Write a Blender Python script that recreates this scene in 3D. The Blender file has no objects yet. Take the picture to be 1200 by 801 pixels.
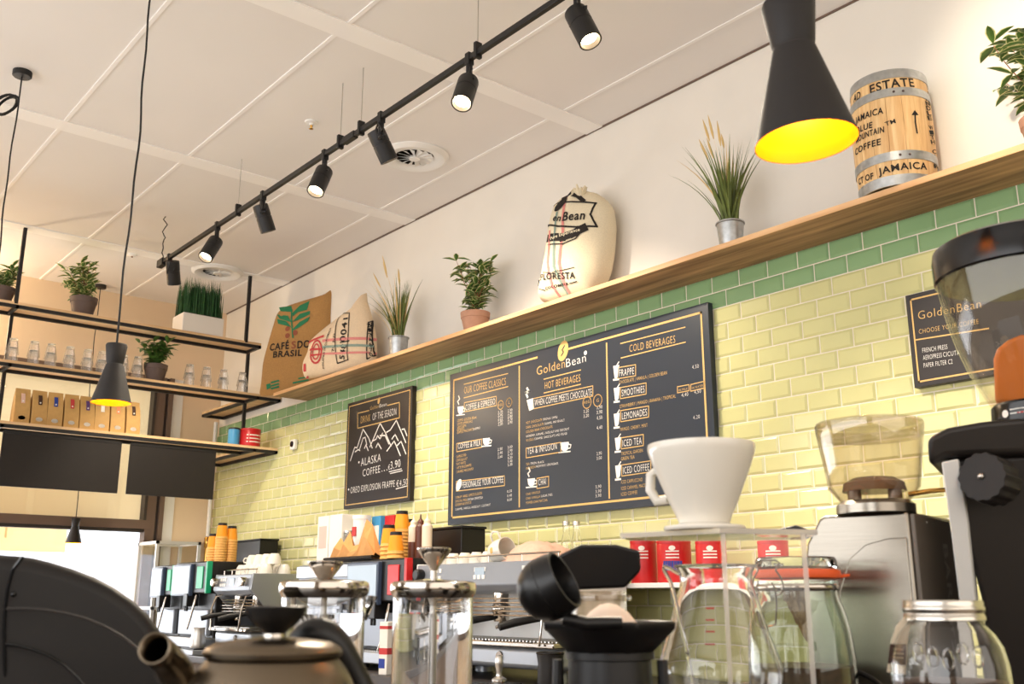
import bpy, bmesh, math, random
from mathutils import Vector, Matrix, noise
random.seed(7)
C = bpy.context.scene.collection
SC = bpy.context.scene
# ---------------------------------------------------------------- camera
F, YAW, PIT, H = 1178.0, math.radians(-50.4), math.radians(14.376), 1.25
D = 3.4                                   # distance from the camera to the tiled wall
_cy, _sy, _cp, _sp = math.cos(YAW), math.sin(YAW), math.cos(PIT), math.sin(PIT)
FW = Vector((_sy*_cp, _cy*_cp, _sp)); RT = Vector((_cy, -_sy, 0)); UP = RT.cross(FW)
CAM = Vector((0, 0, H))
cam = bpy.data.cameras.new('camera'); cam.sensor_width = 36; cam.lens = 36*F/1200
cam.clip_start = 0.02; cam.clip_end = 200
camo = bpy.data.objects.new('camera', cam); C.objects.link(camo)
camo.matrix_world = Matrix(((RT.x, UP.x, -FW.x, 0), (RT.y, UP.y, -FW.y, 0), (RT.z, UP.z, -FW.z, H), (0, 0, 0, 1)))
cam.dof.use_dof = True; cam.dof.focus_distance = 3.6; cam.dof.aperture_fstop = 11
SC.camera = camo
# ---------------------------------------------------------------- world, exposure, large lights
SC.view_settings.view_transform = 'Standard'; SC.view_settings.look = 'None'
SC.view_settings.gamma = 1; SC.view_settings.use_curve_mapping = False
SC.view_settings.exposure = 0.1
W = bpy.data.worlds.new('world'); SC.world = W; W.use_nodes = True
W.node_tree.nodes['Background'].inputs[0].default_value = (0.93, 0.96, 1.0, 1)
W.node_tree.nodes['Background'].inputs[1].default_value = 4.0

def area(name, loc, target, sx, sy, power, col):
    l = bpy.data.lights.new(name, 'AREA'); l.shape = 'RECTANGLE'; l.size = sx; l.size_y = sy
    l.energy = power; l.color = col
    o = bpy.data.objects.new(name, l); C.objects.link(o); o.location = loc
    o.rotation_euler = (Vector(target)-Vector(loc)).to_track_quat('-Z', 'Y').to_euler()
    return o
area('fill_front', (-2.6, -3.3, 2.2), (-2.6, 3.4, 2.4), 8.5, 2.0, 195, (0.94, 0.97, 1.0))  # added soft fill before the solid near wall, no window there
area('fill_end', (2.6, 0.0, 2.2), (-7.9, 0.3, 2.4), 5.6, 2.0, 60, (1.0, 0.95, 0.88))  # added weaker fill; the end wall behind it is closed
area('daylight_window', (-7.75, 0.2, 1.35), (0, 0.4, 1.6), 5.0, 0.9, 45, (0.95, 0.98, 1.0))

# ---------------------------------------------------------------- measuring helpers (photo pixel -> point on a real plane)
def ray(px, py): return FW + RT*((px-600)/F) - UP*((py-400.5)/F)
def onX(px, py, x): d = ray(px, py); return CAM + d*(x/d.x)
def onY(px, py, y): d = ray(px, py); return CAM + d*(y/d.y)
def onZ(px, py, z): d = ray(px, py); return CAM + d*((z-H)/d.z)
def at(px, py, t): return CAM + ray(px, py)*t
def zat(x, y, py):
    a = x*FW.x + y*FW.y; b = x*UP.x + y*UP.y; k = (400.5-py)/F
    return H + (k*a-b)/(UP.z-k*FW.z)
def dist(x, y, z=H): return (Vector((x, y, z))-CAM).dot(FW)

# ---------------------------------------------------------------- materials
def lin(c): return tuple(((v/255)/12.92 if v/255 <= .04045 else ((v/255+.055)/1.055)**2.4) for v in c)
MATS = {}
def mat(name, rgb, rough=.5, metal=0, var=0, scale=20, bump=0, spec=.5, trans=0, ior=1.45, emit=0, stretch=None, coat=0, srgb=True):
    m = bpy.data.materials.new(name); m.use_nodes = True
    nt = m.node_tree; b = nt.nodes['Principled BSDF']
    col = lin(rgb) if srgb else rgb
    b.inputs['Base Color'].default_value = (*col, 1)
    b.inputs['Roughness'].default_value = rough; b.inputs['Metallic'].default_value = metal
    b.inputs['Specular IOR Level'].default_value = spec; b.inputs['IOR'].default_value = ior
    b.inputs['Transmission Weight'].default_value = trans
    b.inputs['Coat Weight'].default_value = coat
    if emit:
        b.inputs['Emission Color'].default_value = (*col, 1); b.inputs['Emission Strength'].default_value = emit
    if var or bump:
        tc = nt.nodes.new('ShaderNodeTexCoord'); mp = nt.nodes.new('ShaderNodeMapping')
        nt.links.new(tc.outputs['Object'], mp.inputs[0])
        if stretch: mp.inputs['Scale'].default_value = stretch
        n = nt.nodes.new('ShaderNodeTexNoise'); n.inputs['Scale'].default_value = scale; n.inputs['Detail'].default_value = 4
        nt.links.new(mp.outputs[0], n.inputs['Vector'])
        if var:
            r = nt.nodes.new('ShaderNodeValToRGB')
            r.color_ramp.elements[0].position = .3; r.color_ramp.elements[1].position = .7
            r.color_ramp.elements[0].color = (*[max(0, c*(1-var)) for c in col], 1)
            r.color_ramp.elements[1].color = (*[min(1, c*(1+var)) for c in col], 1)
            nt.links.new(n.outputs['Fac'], r.inputs[0]); nt.links.new(r.outputs[0], b.inputs['Base Color'])
        if bump:
            bp = nt.nodes.new('ShaderNodeBump'); bp.inputs['Strength'].default_value = 1; bp.inputs['Distance'].default_value = bump
            nt.links.new(n.outputs['Fac'], bp.inputs['Height']); nt.links.new(bp.outputs[0], b.inputs['Normal'])
    MATS[name] = m
    return m
def thin_glass(name, tint=(1, 1, 1), refl=1.0, ior=1.45, haze=0):
    m = bpy.data.materials.new(name); m.use_nodes = True; nt = m.node_tree; nt.nodes.clear()
    o = nt.nodes.new('ShaderNodeOutputMaterial'); tr = nt.nodes.new('ShaderNodeBsdfTransparent'); gl = nt.nodes.new('ShaderNodeBsdfGlossy')
    tr.inputs[0].default_value = (*tint, 1); gl.inputs['Roughness'].default_value = .02
    fr = nt.nodes.new('ShaderNodeLayerWeight'); pw = nt.nodes.new('ShaderNodeMath'); pw.operation = 'POWER'; pw.inputs[1].default_value = 4.5
    mu = nt.nodes.new('ShaderNodeMath'); mu.operation = 'MULTIPLY_ADD'; mu.inputs[1].default_value = .55*refl; mu.inputs[2].default_value = .035*refl; mu.use_clamp = True
    mx = nt.nodes.new('ShaderNodeMixShader')
    nt.links.new(fr.outputs['Facing'], pw.inputs[0]); nt.links.new(pw.outputs[0], mu.inputs[0]); nt.links.new(mu.outputs[0], mx.inputs[0])
    nt.links.new(tr.outputs[0], mx.inputs[1]); nt.links.new(gl.outputs[0], mx.inputs[2])
    nt.links.new(mx.outputs[0], o.inputs[0])
    MATS[name] = m
    return m
def wood(name, c1, c2, rough=.5, axis=0, scale=3.0):
    m = bpy.data.materials.new(name); m.use_nodes = True; nt = m.node_tree; b = nt.nodes['Principled BSDF']
    b.inputs['Roughness'].default_value = rough
    tc = nt.nodes.new('ShaderNodeTexCoord'); mp = nt.nodes.new('ShaderNodeMapping')
    s = [scale*9]*3; s[axis] = scale*.55; mp.inputs['Scale'].default_value = s
    nt.links.new(tc.outputs['Object'], mp.inputs[0])
    n = nt.nodes.new('ShaderNodeTexNoise'); n.inputs['Scale'].default_value = 1; n.inputs['Detail'].default_value = 8; n.inputs['Distortion'].default_value = .6
    nt.links.new(mp.outputs[0], n.inputs['Vector'])
    r = nt.nodes.new('ShaderNodeValToRGB'); r.color_ramp.elements[0].position = .32; r.color_ramp.elements[1].position = .68
    r.color_ramp.elements[0].color = (*lin(c1), 1); r.color_ramp.elements[1].color = (*lin(c2), 1)
    nt.links.new(n.outputs['Fac'], r.inputs[0]); nt.links.new(r.outputs[0], b.inputs['Base Color'])
    bp = nt.nodes.new('ShaderNodeBump'); bp.inputs['Distance'].default_value = .001
    nt.links.new(n.outputs['Fac'], bp.inputs['Height']); nt.links.new(bp.outputs[0], b.inputs['Normal'])
    MATS[name] = m
    return m
mat('plaster', (236, 230, 220), .8, var=.02, scale=4, bump=.0004)
mat('plaster_warm', (238, 214, 182), .8, var=.02, scale=4)
mat('ceiling_paint', (236, 232, 229), .75, var=.015, scale=2)
mat('ceiling_bar', (249, 246, 243), .7)
mat('grout', (235, 226, 208), .8)
mat('tile_yellow', (209, 205, 147), .13, var=.05, scale=3, spec=.55)
mat('tile_green', (138, 172, 124), .13, var=.06, scale=3, spec=.55)
mat('floor_tile', (190, 178, 164), .4, var=.15, scale=3)
mat('black_steel', (38, 36, 37), .45, metal=.2)
mat('black_paint', (24, 22, 22), .45)
mat('black_matte', (30, 25, 23), .6, var=.05, scale=30)
mat('black_plastic', (18, 16, 16), .4)
mat('black_gloss', (14, 13, 13), .18)
mat('brown_frame', (112, 92, 80), .5)
mat('dark_frame', (58, 50, 46), .5)
mat('white_paint', (240, 238, 234), .5)
mat('white_plastic', (238, 236, 232), .35)
mat('ceramic', (236, 230, 218), .15, spec=.6)
mat('steel', (200, 196, 190), .28, metal=1)
mat('chrome', (186, 178, 168), .12, metal=1)
mat('brushed', (150, 143, 132), .26, metal=1, bump=.00008, scale=14, stretch=(1, 1, 30))
mat('steel_grey', (168, 172, 178), .35, metal=.7)
mat('machine_grey', (146, 152, 162), .35, metal=.3)
mat('machine_dark', (88, 90, 95), .4, metal=.2)
mat('brass', (206, 160, 84), .25, metal=1)
mat('galvanised', (182, 184, 184), .38, metal=.85, var=.15, scale=40)
mat('board', (46, 53, 64), .28, spec=.5)
mat('board_brown', (38, 31, 30), .45)
mat('gold_print', (222, 182, 112), .6)
mat('white_print', (240, 236, 228), .6)
mat('grey_print', (158, 150, 142), .6)
mat('black_print', (40, 34, 30), .8)
mat('green_print', (40, 122, 82), .8)
mat('red_print', (196, 66, 66), .8)
mat('pink_print', (222, 140, 132), .85)
mat('brown_print', (150, 84, 60), .8)
mat('grey_green_print', (140, 158, 144), .85)
mat('jute', (176, 132, 78), .9, var=.12, scale=160, bump=.0012)
mat('jute_pale', (232, 206, 172), .9, var=.07, scale=170, bump=.001)
mat('jute_cream', (232, 218, 188), .9, var=.06, scale=170, bump=.001)
mat('leaf', (84, 118, 52), .5, var=.3, scale=14)
mat('leaf_edge', (226, 224, 160), .5)
mat('grass_leaf', (104, 116, 54), .55, var=.35, scale=18)
mat('grass_dark', (40, 84, 40), .6, var=.3, scale=30)
mat('grass_seed', (222, 190, 128), .8)
mat('soil', (60, 44, 34), .95, var=.3, scale=60)
mat('terracotta', (176, 132, 108), .75, var=.06, scale=30)
mat('pot_grey', (96, 80, 74), .7)
mat('white_planter', (228, 222, 214), .5)
mat('kraft', (196, 156, 96), .7, var=.06, scale=25, bump=.001)
mat('kraft_paper', (206, 150, 90), .8, var=.06, scale=25)
mat('orange_cup', (240, 152, 30), .5)
mat('cup_sleeve', (238, 178, 96), .55)
mat('red_tin', (196, 34, 36), .35, var=.04, scale=10)
mat('blue_tin', (70, 150, 200), .4)
mat('red_glow', (205, 20, 22), .35)
mat('green_glow', (20, 160, 110), .35)
mat('screen', (150, 168, 184), .12)
mat('screen_frame', (58, 70, 92), .3)
mat('orange_rubber', (240, 98, 44), .5)
mat('orange_brown', (214, 120, 44), .5, var=.08, scale=8)
mat('coffee_bean', (72, 44, 28), .5, var=.4, scale=90)
mat('paper', (240, 234, 224), .85)
mat('pink_cloth', (232, 190, 168), .9, var=.06, scale=40, bump=.002)
mat('purple_print', (90, 62, 120), .7)
mat('blue_print', (44, 66, 150), .7)
mat('pink_tag', (226, 190, 176), .7)
mat('brown_tag', (70, 46, 36), .7)
mat('orange_tag', (226, 140, 96), .7)
mat('brown_liquid', (96, 52, 36), .4)
mat('caramel', (208, 138, 66), .4)
mat('translucent_plastic', (238, 220, 196), .4)
mat('lamp_inner', (244, 168, 10), .4)
mat('bulb_glow', (255, 214, 140), .5, emit=9)
mat('spot_glow', (255, 222, 176), .5, emit=25)
mat('awning_letter', (236, 208, 160), .8)
mat('facade', (246, 246, 250), .8, var=.03, scale=.6)
mat('facade_window', (222, 226, 236), .3)
mat('pavement', (190, 188, 186), .8)
mat('brown_wall', (186, 170, 152), .8, var=.1, scale=2)
mat('tumbler_glass', (255, 255, 255), .0, trans=.94)
mat('counter_dark', (58, 52, 50), .35)
mat('counter_front', (90, 70, 52), .6)
mat('kettle_steel', (116, 104, 88), .3, metal=1, bump=.0002, scale=8, stretch=(1, 1, 60))
mat('black_housing', (22, 18, 17), .5)
mat('seam_edge', (52, 46, 42), .4)
mat('band_grey', (44, 40, 38), .4)
mat('black_scoop', (12, 11, 11), .32)
mat('grey_emboss', (52, 47, 45), .35)
mat('filter_white', (236, 214, 196), .85)
mat('ceramic_grey', (230, 223, 210), .16, spec=.6)
mat('grinder_dark', (104, 95, 86), .38)
mat('black_warm', (30, 25, 22), .45)
mat('strip_white', (214, 212, 208), .4)
mat('lid_silver', (206, 200, 190), .25, metal=1)
mat('smoke_dark', (120, 92, 66), .15, spec=.8)
mat('tag_cream', (232, 214, 186), .7)
mat('glass', (255, 255, 255), .0, trans=1, ior=1.45)
mat('glass_green', (238, 246, 236), .0, trans=1, ior=1.45)
mat('water', (255, 255, 255), .0, trans=1, ior=1.33)
mat('smoke_plastic', (214, 196, 176), .03, trans=1, ior=1.1)
mat('acrylic', (252, 250, 248), .02, trans=1, ior=1.2)
mat('acrylic_edge', (250, 244, 238), .25, spec=.6, trans=.72, ior=1.1)
thin_glass('pane_glass'); thin_glass('thin_clear', (.96, .95, .93)); thin_glass('thin_smoke', (.93, .90, .86), 1.6)
thin_glass('thin_server', (.97, .96, .94), 1.6)
def blind_material(name, c1, c2, f):
    m = bpy.data.materials.new(name); m.use_nodes = True; nt = m.node_tree; nt.nodes.clear()
    o = nt.nodes.new('ShaderNodeOutputMaterial'); d = nt.nodes.new('ShaderNodeBsdfDiffuse'); t = nt.nodes.new('ShaderNodeBsdfTranslucent'); mx = nt.nodes.new('ShaderNodeMixShader')
    d.inputs[0].default_value = (*lin(c1), 1); t.inputs[0].default_value = (*lin(c2), 1); mx.inputs[0].default_value = f
    nt.links.new(d.outputs[0], mx.inputs[1]); nt.links.new(t.outputs[0], mx.inputs[2]); nt.links.new(mx.outputs[0], o.inputs[0])
    MATS[name] = m
blind_material('blind', (240, 230, 206), (240, 228, 202), .5)
blind_material('awning', (250, 236, 206), (252, 236, 200), .6)
wood('shelf_wood', (116, 80, 52), (190, 148, 106), axis=0)
wood('shelf_edge', (214, 160, 108), (240, 196, 146), axis=0)
wood('steel_shelf_wood', (204, 164, 116), (232, 198, 154), axis=1)
wood('barrel_wood', (214, 166, 108), (242, 206, 150), axis=2, scale=6)

# ---------------------------------------------------------------- mesh builder
class MB:
    def __init__(s): s.v = []; s.f = []; s.m = []
    def add(s, vs, fs, mi=0):
        b = len(s.v); s.v += [Vector(v) for v in vs]; s.f += [tuple(b+i for i in f) for f in fs]; s.m += [mi]*len(fs)
        return s
    def box(s, x0, x1, y0, y1, z0, z1, mi=0, R=None):
        vs = [Vector((x, y, z)) for x in (x0, x1) for y in (y0, y1) for z in (z0, z1)]
        if R is not None: vs = [R @ v for v in vs]
        return s.add(vs, [(0, 1, 3, 2), (4, 6, 7, 5), (0, 4, 5, 1), (2, 3, 7, 6), (0, 2, 6, 4), (1, 5, 7, 3)], mi)
    def lathe(s, prof, n=32, c=(0, 0, 0), mi=0, R=None, sx=1, sy=1, caps=True):
        vs = []; fs = []; c = Vector(c)
        for r, z in prof:
            for i in range(n):
                a = 2*math.pi*i/n; p = Vector((r*sx*math.cos(a), r*sy*math.sin(a), z))
                if R is not None: p = R @ p
                vs.append(p+c)
        for k in range(len(prof)-1):
            for i in range(n):
                j = (i+1) % n; fs.append((k*n+i, k*n+j, k*n+n+j, k*n+n+i))
        if caps and prof[0][0] > 1e-6: fs.append(tuple(reversed(range(n))))
        if caps and prof[-1][0] > 1e-6: fs.append(tuple(range((len(prof)-1)*n, len(prof)*n)))
        return s.add(vs, fs, mi)
    def shell(s, prof, th, n=32, c=(0, 0, 0), mi=0, bottom=True, R=None):
        # thin-walled vessel: prof goes bottom->top (outer radius); inner wall th inside
        inner = [(max(r-th, .0005), z+(th if i == 0 and bottom else 0)) for i, (r, z) in enumerate(prof)]
        vs = []; fs = []; c = Vector(c); full = prof + inner[::-1]
        for r, z in full:
            for i in range(n):
                a = 2*math.pi*i/n; p = Vector((r*math.cos(a), r*math.sin(a), z))
                if R is not None: p = R @ p
                vs.append(p+c)
        L = len(full)
        for k in range(L-1):
            for i in range(n):
                j = (i+1) % n; fs.append((k*n+i, k*n+j, k*n+n+j, k*n+n+i))
        if bottom:
            fs.append(tuple(reversed(range(n)))); fs.append(tuple(range((L-1)*n, L*n)))
        else:
            for i in range(n):
                j = (i+1) % n; fs.append(((L-1)*n+i, (L-1)*n+j, j, i))
        return s.add(vs, fs, mi)
    def cyl(s, p0, p1, r0, r1=None, n=16, mi=0):
        p0 = Vector(p0); p1 = Vector(p1); r1 = r0 if r1 is None else r1
        d = p1-p0; q = d.to_track_quat('Z', 'Y').to_matrix()
        return s.lathe([(r0, 0), (r1, d.length)], n, p0, mi, q)
    def tube(s, pts, r, n=8, mi=0, closed=False):
        pts = [Vector(p) for p in pts]; L = len(pts); vs = []; fs = []
        rr = r if isinstance(r, (list, tuple)) else [r]*L
        prev = None
        for i, p in enumerate(pts):
            if closed: t = pts[(i+1) % L]-pts[i-1]
            else: t = pts[min(i+1, L-1)]-pts[max(i-1, 0)]
            t.normalize()
            if prev is None:
                a = Vector((0, 0, 1)) if abs(t.z) < .9 else Vector((1, 0, 0)); x = t.cross(a).normalized()
            else: x = (prev-t*prev.dot(t)).normalized()
            prev = x; y = t.cross(x)
            for k in range(n):
                a = 2*math.pi*k/n; vs.append(p+(x*math.cos(a)+y*math.sin(a))*rr[i])
        for i in range(L if closed else L-1):
            i2 = (i+1) % L
            for k in range(n):
                k2 = (k+1) % n; fs.append((i*n+k, i*n+k2, i2*n+k2, i2*n+k))
        if not closed: fs.append(tuple(reversed(range(n)))); fs.append(tuple(range((L-1)*n, L*n)))
        return s.add(vs, fs, mi)
    def prism(s, poly, vec, mi=0):
        # poly: 3D points, extruded by vec
        n = len(poly); poly = [Vector(p) for p in poly]; vec = Vector(vec)
        vs = poly+[p+vec for p in poly]
        fs = [tuple(reversed(range(n))), tuple(range(n, 2*n))]+[(i, (i+1) % n, n+(i+1) % n, n+i) for i in range(n)]
        return s.add(vs, fs, mi)
    def ball(s, c, rx, ry=None, rz=None, n=20, m=12, mi=0, R=None):
        ry = rx if ry is None else ry; rz = rx if rz is None else rz
        prof = [(max(1e-7, math.sin(math.pi*k/m)), -math.cos(math.pi*k/m)) for k in range(m+1)]
        S = Matrix.Diagonal((rx, ry, rz)); S = (R @ S) if R is not None else S
        return s.lathe(prof, n, c, mi, S)
    def quad(s, a, b, c, d, mi=0): return s.add([a, b, c, d], [(0, 1, 2, 3)], mi)
    def build(s, name, m, parent=None, smooth=False, bevel=0, world=False, seg=2, sub=0, angle=None):
        me = bpy.data.meshes.new(name)
        off = Vector((0, 0, 0))
        if world and parent is not None:
            p = parent
            while p is not None: off += p.location; p = p.parent
        me.from_pydata([tuple(v-off) for v in s.v], [], s.f)
        ms = m if isinstance(m, (list, tuple)) else [m]
        for x in ms: me.materials.append(MATS[x])
        if len(ms) > 1: me.polygons.foreach_set('material_index', s.m)
        bm = bmesh.new(); bm.from_mesh(me)
        bmesh.ops.remove_doubles(bm, verts=bm.verts, dist=1e-6)
        if not getattr(s, 'flat', False): bmesh.ops.recalc_face_normals(bm, faces=bm.faces)
        bm.to_mesh(me); bm.free()
        o = bpy.data.objects.new(name, me); C.objects.link(o)
        if parent is not None: o.parent = parent
        if smooth:
            me.polygons.foreach_set('use_smooth', [True]*len(me.polygons))
            try: me.set_sharp_from_angle(angle=math.radians(angle or 38))
            except Exception: pass
        if bevel:
            b = o.modifiers.new('bevel', 'BEVEL'); b.width = bevel; b.segments = seg; b.limit_method = 'ANGLE'; b.angle_limit = math.radians(40)
            me.polygons.foreach_set('use_smooth', [True]*len(me.polygons))
            try: me.set_sharp_from_angle(angle=math.radians(38))
            except Exception: pass
            b.harden_normals = False
        if sub:
            b = o.modifiers.new('sub', 'SUBSURF'); b.levels = sub; b.render_levels = sub
        return o
def tag(o, label, cat, group=None):
    o['label'] = label; o['category'] = cat
    if group: o['group'] = group
    return o
def thing(name, label, cat, loc=(0, 0, 0), rz=0, group=None):
    o = bpy.data.objects.new(name, None); C.objects.link(o); o.empty_display_size = .05
    o.location = loc; o.rotation_euler = (0, 0, rz)
    return tag(o, label, cat, group)
def struct(name, mb, m, **k):
    o = mb.build(name, m, **k); o['kind'] = 'structure'; return o
def dup(root, loc=None, rz=None, label=None):
    def cp(o, par):
        c = o.copy(); C.objects.link(c)
        if par is not None: c.parent = par
        for ch in list(o.children): cp(ch, c)
        return c
    r = cp(root, root.parent)
    if loc is not None: r.location = loc
    if rz is not None: r.rotation_euler = (0, 0, rz)
    if label: r['label'] = label
    return r
ORD = ['first', 'second', 'third', 'fourth', 'fifth', 'sixth', 'seventh', 'eighth', 'ninth', 'tenth', 'eleventh', 'twelfth', 'thirteenth', 'fourteenth']
# ---------------------------------------------------------------- lettering
_TXT = {}
BOLD = 0
def glyphs(s):
    key = (s, BOLD)
    if key not in _TXT:
        cu = bpy.data.curves.new('lettering', 'FONT'); cu.body = s; cu.size = 1; cu.resolution_u = 3; cu.space_character = 1.12; cu.offset = BOLD
        o = bpy.data.objects.new('lettering', cu); C.objects.link(o)
        dg = bpy.context.evaluated_depsgraph_get(); dg.update()
        me = bpy.data.meshes.new_from_object(o.evaluated_get(dg))
        vs = [(v.co.x, v.co.y) for v in me.vertices]; fs = [tuple(p.vertices) for p in me.polygons]
        bpy.data.objects.remove(o); bpy.data.curves.remove(cu); bpy.data.meshes.remove(me)
        x0 = min(v[0] for v in vs); x1 = max(v[0] for v in vs)
        _TXT[key] = ([((x-x0)/(x1-x0), y/.70) for x, y in vs], fs)
    return _TXT[key]
class Sheet:
    """a flat (or gently bulging) real surface that carries printing; px() measures a photo point on it"""
    def __init__(s, O, U, N, th=None, V=None):
        s.O = Vector(O); s.U = Vector(U).normalized(); s.N = Vector(N).normalized()
        s.V = Vector(V).normalized() if V is not None else s.N.cross(s.U); s.th = th; s.eps = .0012
    def px(s, px, py):
        d = ray(px, py); t = 0
        for _ in range(6 if s.th else 1):
            p = CAM + d*((s.O+s.N*t-CAM).dot(s.N)/d.dot(s.N)); p = p-s.O; u, v = p.dot(s.U), p.dot(s.V)
            if s.th: t = .5*t+.5*s.th(u, v) if t else s.th(u, v)
        return (u, v)
    def pt(s, u, v, e=None):
        t = s.th(u, v) if s.th else 0
        return s.O + s.U*u + s.V*v + s.N*(t+(s.eps if e is None else e))
    def text(s, mb, st, a, b, cap, mi=0, mirror=False):
        # a, b: (u,v) ends of the baseline; cap: capital height in metres
        vs, fs = glyphs(st); a = Vector(a); b = Vector(b); d = b-a; n = Vector((-d.y, d.x)).normalized()
        if s.V.cross(s.U).dot(s.N) > 0: pass
        out = []
        for x, y in vs:
            p = a+d*(1-x if mirror else x)+n*(y*cap); out.append(s.pt(p.x, p.y))
        mb.add(out, fs, mi); mb.flat = True
    def tpx(s, mb, st, pa, pb, cap, mi=0, **k):
        a = s.px(*pa); b = s.px(*pb); m = ((pa[0]+pb[0])/2, (pa[1]+pb[1])/2)
        h = s.px(m[0], m[1]-cap)[1]-s.px(*m)[1]
        s.text(mb, st, a, b, h, mi, **k)
    def line(s, mb, pts, w, mi=0, closed=False, px=True):
        P = [Vector(s.px(*p)) if px else Vector(p) for p in pts]; L = len(P)
        rng = range(L if closed else L-1); mb.flat = True
        for i in rng:
            a = P[i]; b = P[(i+1) % L]; d = (b-a)
            if d.length < 1e-6: continue
            d.normalize(); n = Vector((-d.y, d.x))*w/2; a2 = a-d*w/2; b2 = b+d*w/2
            k = max(1, int((b2-a2).length/.03)) if s.th else 1
            for q in range(k):
                e = a2+(b2-a2)*(q/k); g = a2+(b2-a2)*((q+1)/k)
                mb.quad(s.pt(*(e-n)), s.pt(*(g-n)), s.pt(*(g+n)), s.pt(*(e+n)), mi)
    def fill(s, mb, pts, mi=0, px=True):
        P = [s.px(*p) if px else p for p in pts]
        cx = sum(p[0] for p in P)/len(P); cy = sum(p[1] for p in P)/len(P); mb.flat = True
        vs = [s.pt(cx, cy)]+[s.pt(*p) for p in P]; n = len(P)
        mb.add(vs, [(0, 1+i, 1+(i+1) % n) for i in range(n)], mi)
    def disc(s, mb, c, r, mi=0, n=20, ry=None, rot=0, ring=0):
        cu, cv = s.px(*c); ry = ry or r
        def e(k, q=1): a = 2*math.pi*k/n; x = r*q*math.cos(a); y = ry*q*math.sin(a); return (cu+x*math.cos(rot)-y*math.sin(rot), cv+x*math.sin(rot)+y*math.cos(rot))
        if ring: s.line(mb, [e(k) for k in range(n)], ring, mi, closed=True, px=False)
        else: s.fill(mb, [e(k) for k in range(n)], mi, px=False)
# ================================================================ the room
ZC = 3.625; XB = -7.946; ZS = 2.636; TW, TH = .1488, .0744
def flatbox(name, dims, m, **k): return struct(name, MB().box(*dims), m, **k)
flatbox('floor', (XB-.2, 3.0, -3.6, 3.6, -.1, 0), 'floor_tile')
flatbox('ceiling', (XB-.2, 3.0, -3.6, 3.6, ZC, ZC+.1), 'ceiling_paint')
flatbox('wall_right', (XB-.2, 3.0, D+.0035, D+.2, 0, ZC), 'plaster')
# pale suspended-ceiling bars
for k, x in enumerate((-6.85, -5.14, -3.43, -1.72, -.01, 1.7)): flatbox('trim_%d' % (k+1), (x-.06, x+.06, -3.6, D, ZC-.006, ZC+.004), 'ceiling_bar')
for k, y in enumerate((-2.68, -2.03, -1.37, -.72, -.07, .585, 1.238, 1.891, 2.545, 3.13)): flatbox('trim_%d' % (k+7), (XB, 3.0, y-.009, y+.009, ZC-.004, ZC+.004), 'ceiling_bar')
flatbox('trim_17', (XB, 3.0, D-.006, D+.004, ZC-.007, ZC+.004), 'brown_frame')
# bevelled metro tiles, one mesh
tb = MB(); gb = MB()
gb.box(XB, 3.0, D, D+.004, .9, ZS+.01)
rng = random.Random(3)
for r in range(-2, 22):
    zt = 2.489-r*TH; mi = 1 if r < 0 else 0
    x = -2.568+(0 if r % 2 == 0 else TW/2); x -= TW*40
    while x < 2.9:
        x0 = max(x+.0022, XB+.002); x1 = x+TW-.0022; z1 = zt-.0022; z0 = zt-TH+.0022
        if x1 > XB+.03:
            i = .0095; i = min(i, (x1-x0)*.3); y0 = D-.0005; yf = D-.0055
            ta = rng.uniform(-.0011, .0011); tbb = rng.uniform(-.0006, .0006)
            vs = [(x0, y0, z0), (x1, y0, z0), (x1, y0, z1), (x0, y0, z1),
                  (x0+i, yf-ta-tbb, z0+i), (x1-i, yf+ta-tbb, z0+i), (x1-i, yf+ta+tbb, z1-i), (x0+i, yf-ta+tbb, z1-i)]
            tb.add(vs, [(0, 1, 5, 4), (1, 2, 6, 5), (2, 3, 7, 6), (3, 0, 4, 7), (4, 5, 6, 7)], mi)
        x += TW
tb.flat = True
struct('wall_right_tiles', tb, ['tile_yellow', 'tile_green']); struct('wall_right_grout', gb, 'grout')
# window wall
wl = MB()
wl.box(XB-.2, XB, -3.6, -3.0, 0, ZC).box(XB-.2, XB, 3.07, D+.004, 0, ZC).box(XB-.2, XB, -3.0, 3.07, 0, .75).box(XB-.2, XB, -3.0, 3.07, 2.99, ZC)
struct('wall_left', wl, 'plaster_warm')
flatbox('trim_18', (XB-.05, XB+.012, 2.985, 3.075, .75, 2.99), 'white_paint')
wf = MB()
for (y0, y1, m) in ((-3.0, -2.92, 0), (2.85, 2.925, 0), (-.55, -.48, 0)): wf.box(XB-.07, XB+.03, y0, y1, .75, 2.99, m)
wf.box(XB-.05, XB+.01, 2.925, 2.95, .75, 2.99, 1).box(XB-.08, XB+.04, 2.95, 2.985, .75, 2.99, 0)
for (z0, z1) in ((.75, .83), (1.782, 1.85), (2.9, 2.99)): wf.box(XB-.065, XB+.035, -3.0, 2.9, z0, z1, 0)
wf.box(XB-.06, XB+.02, -3.0, 2.9, 1.758, 1.782, 1)
for y in (2.83,): wf.box(XB-.05, XB+.038, y, y+.022, 1.85, 2.9, 1)
w1 = struct('window_1', wf, ['brown_frame', 'dark_frame'])
pg = MB().box(XB-.03, XB-.024, -2.95, 2.87, .8, 2.94); po = pg.build('window_pane', 'pane_glass', w1)
bl = MB().box(XB-.062, XB-.055, -2.93, 2.85, 1.82, 2.93); bo = bl.build('roller_blind', 'blind'); tag(bo, 'beige roller blind lowered behind the upper window panes', 'blind')
flatbox('wall_near', (XB-.2, 3.0, -3.7, -3.6, 0, ZC), 'brown_wall'); flatbox('wall_end', (3.0, 3.1, -3.7, 3.6, 0, ZC), 'brown_wall')
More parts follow.
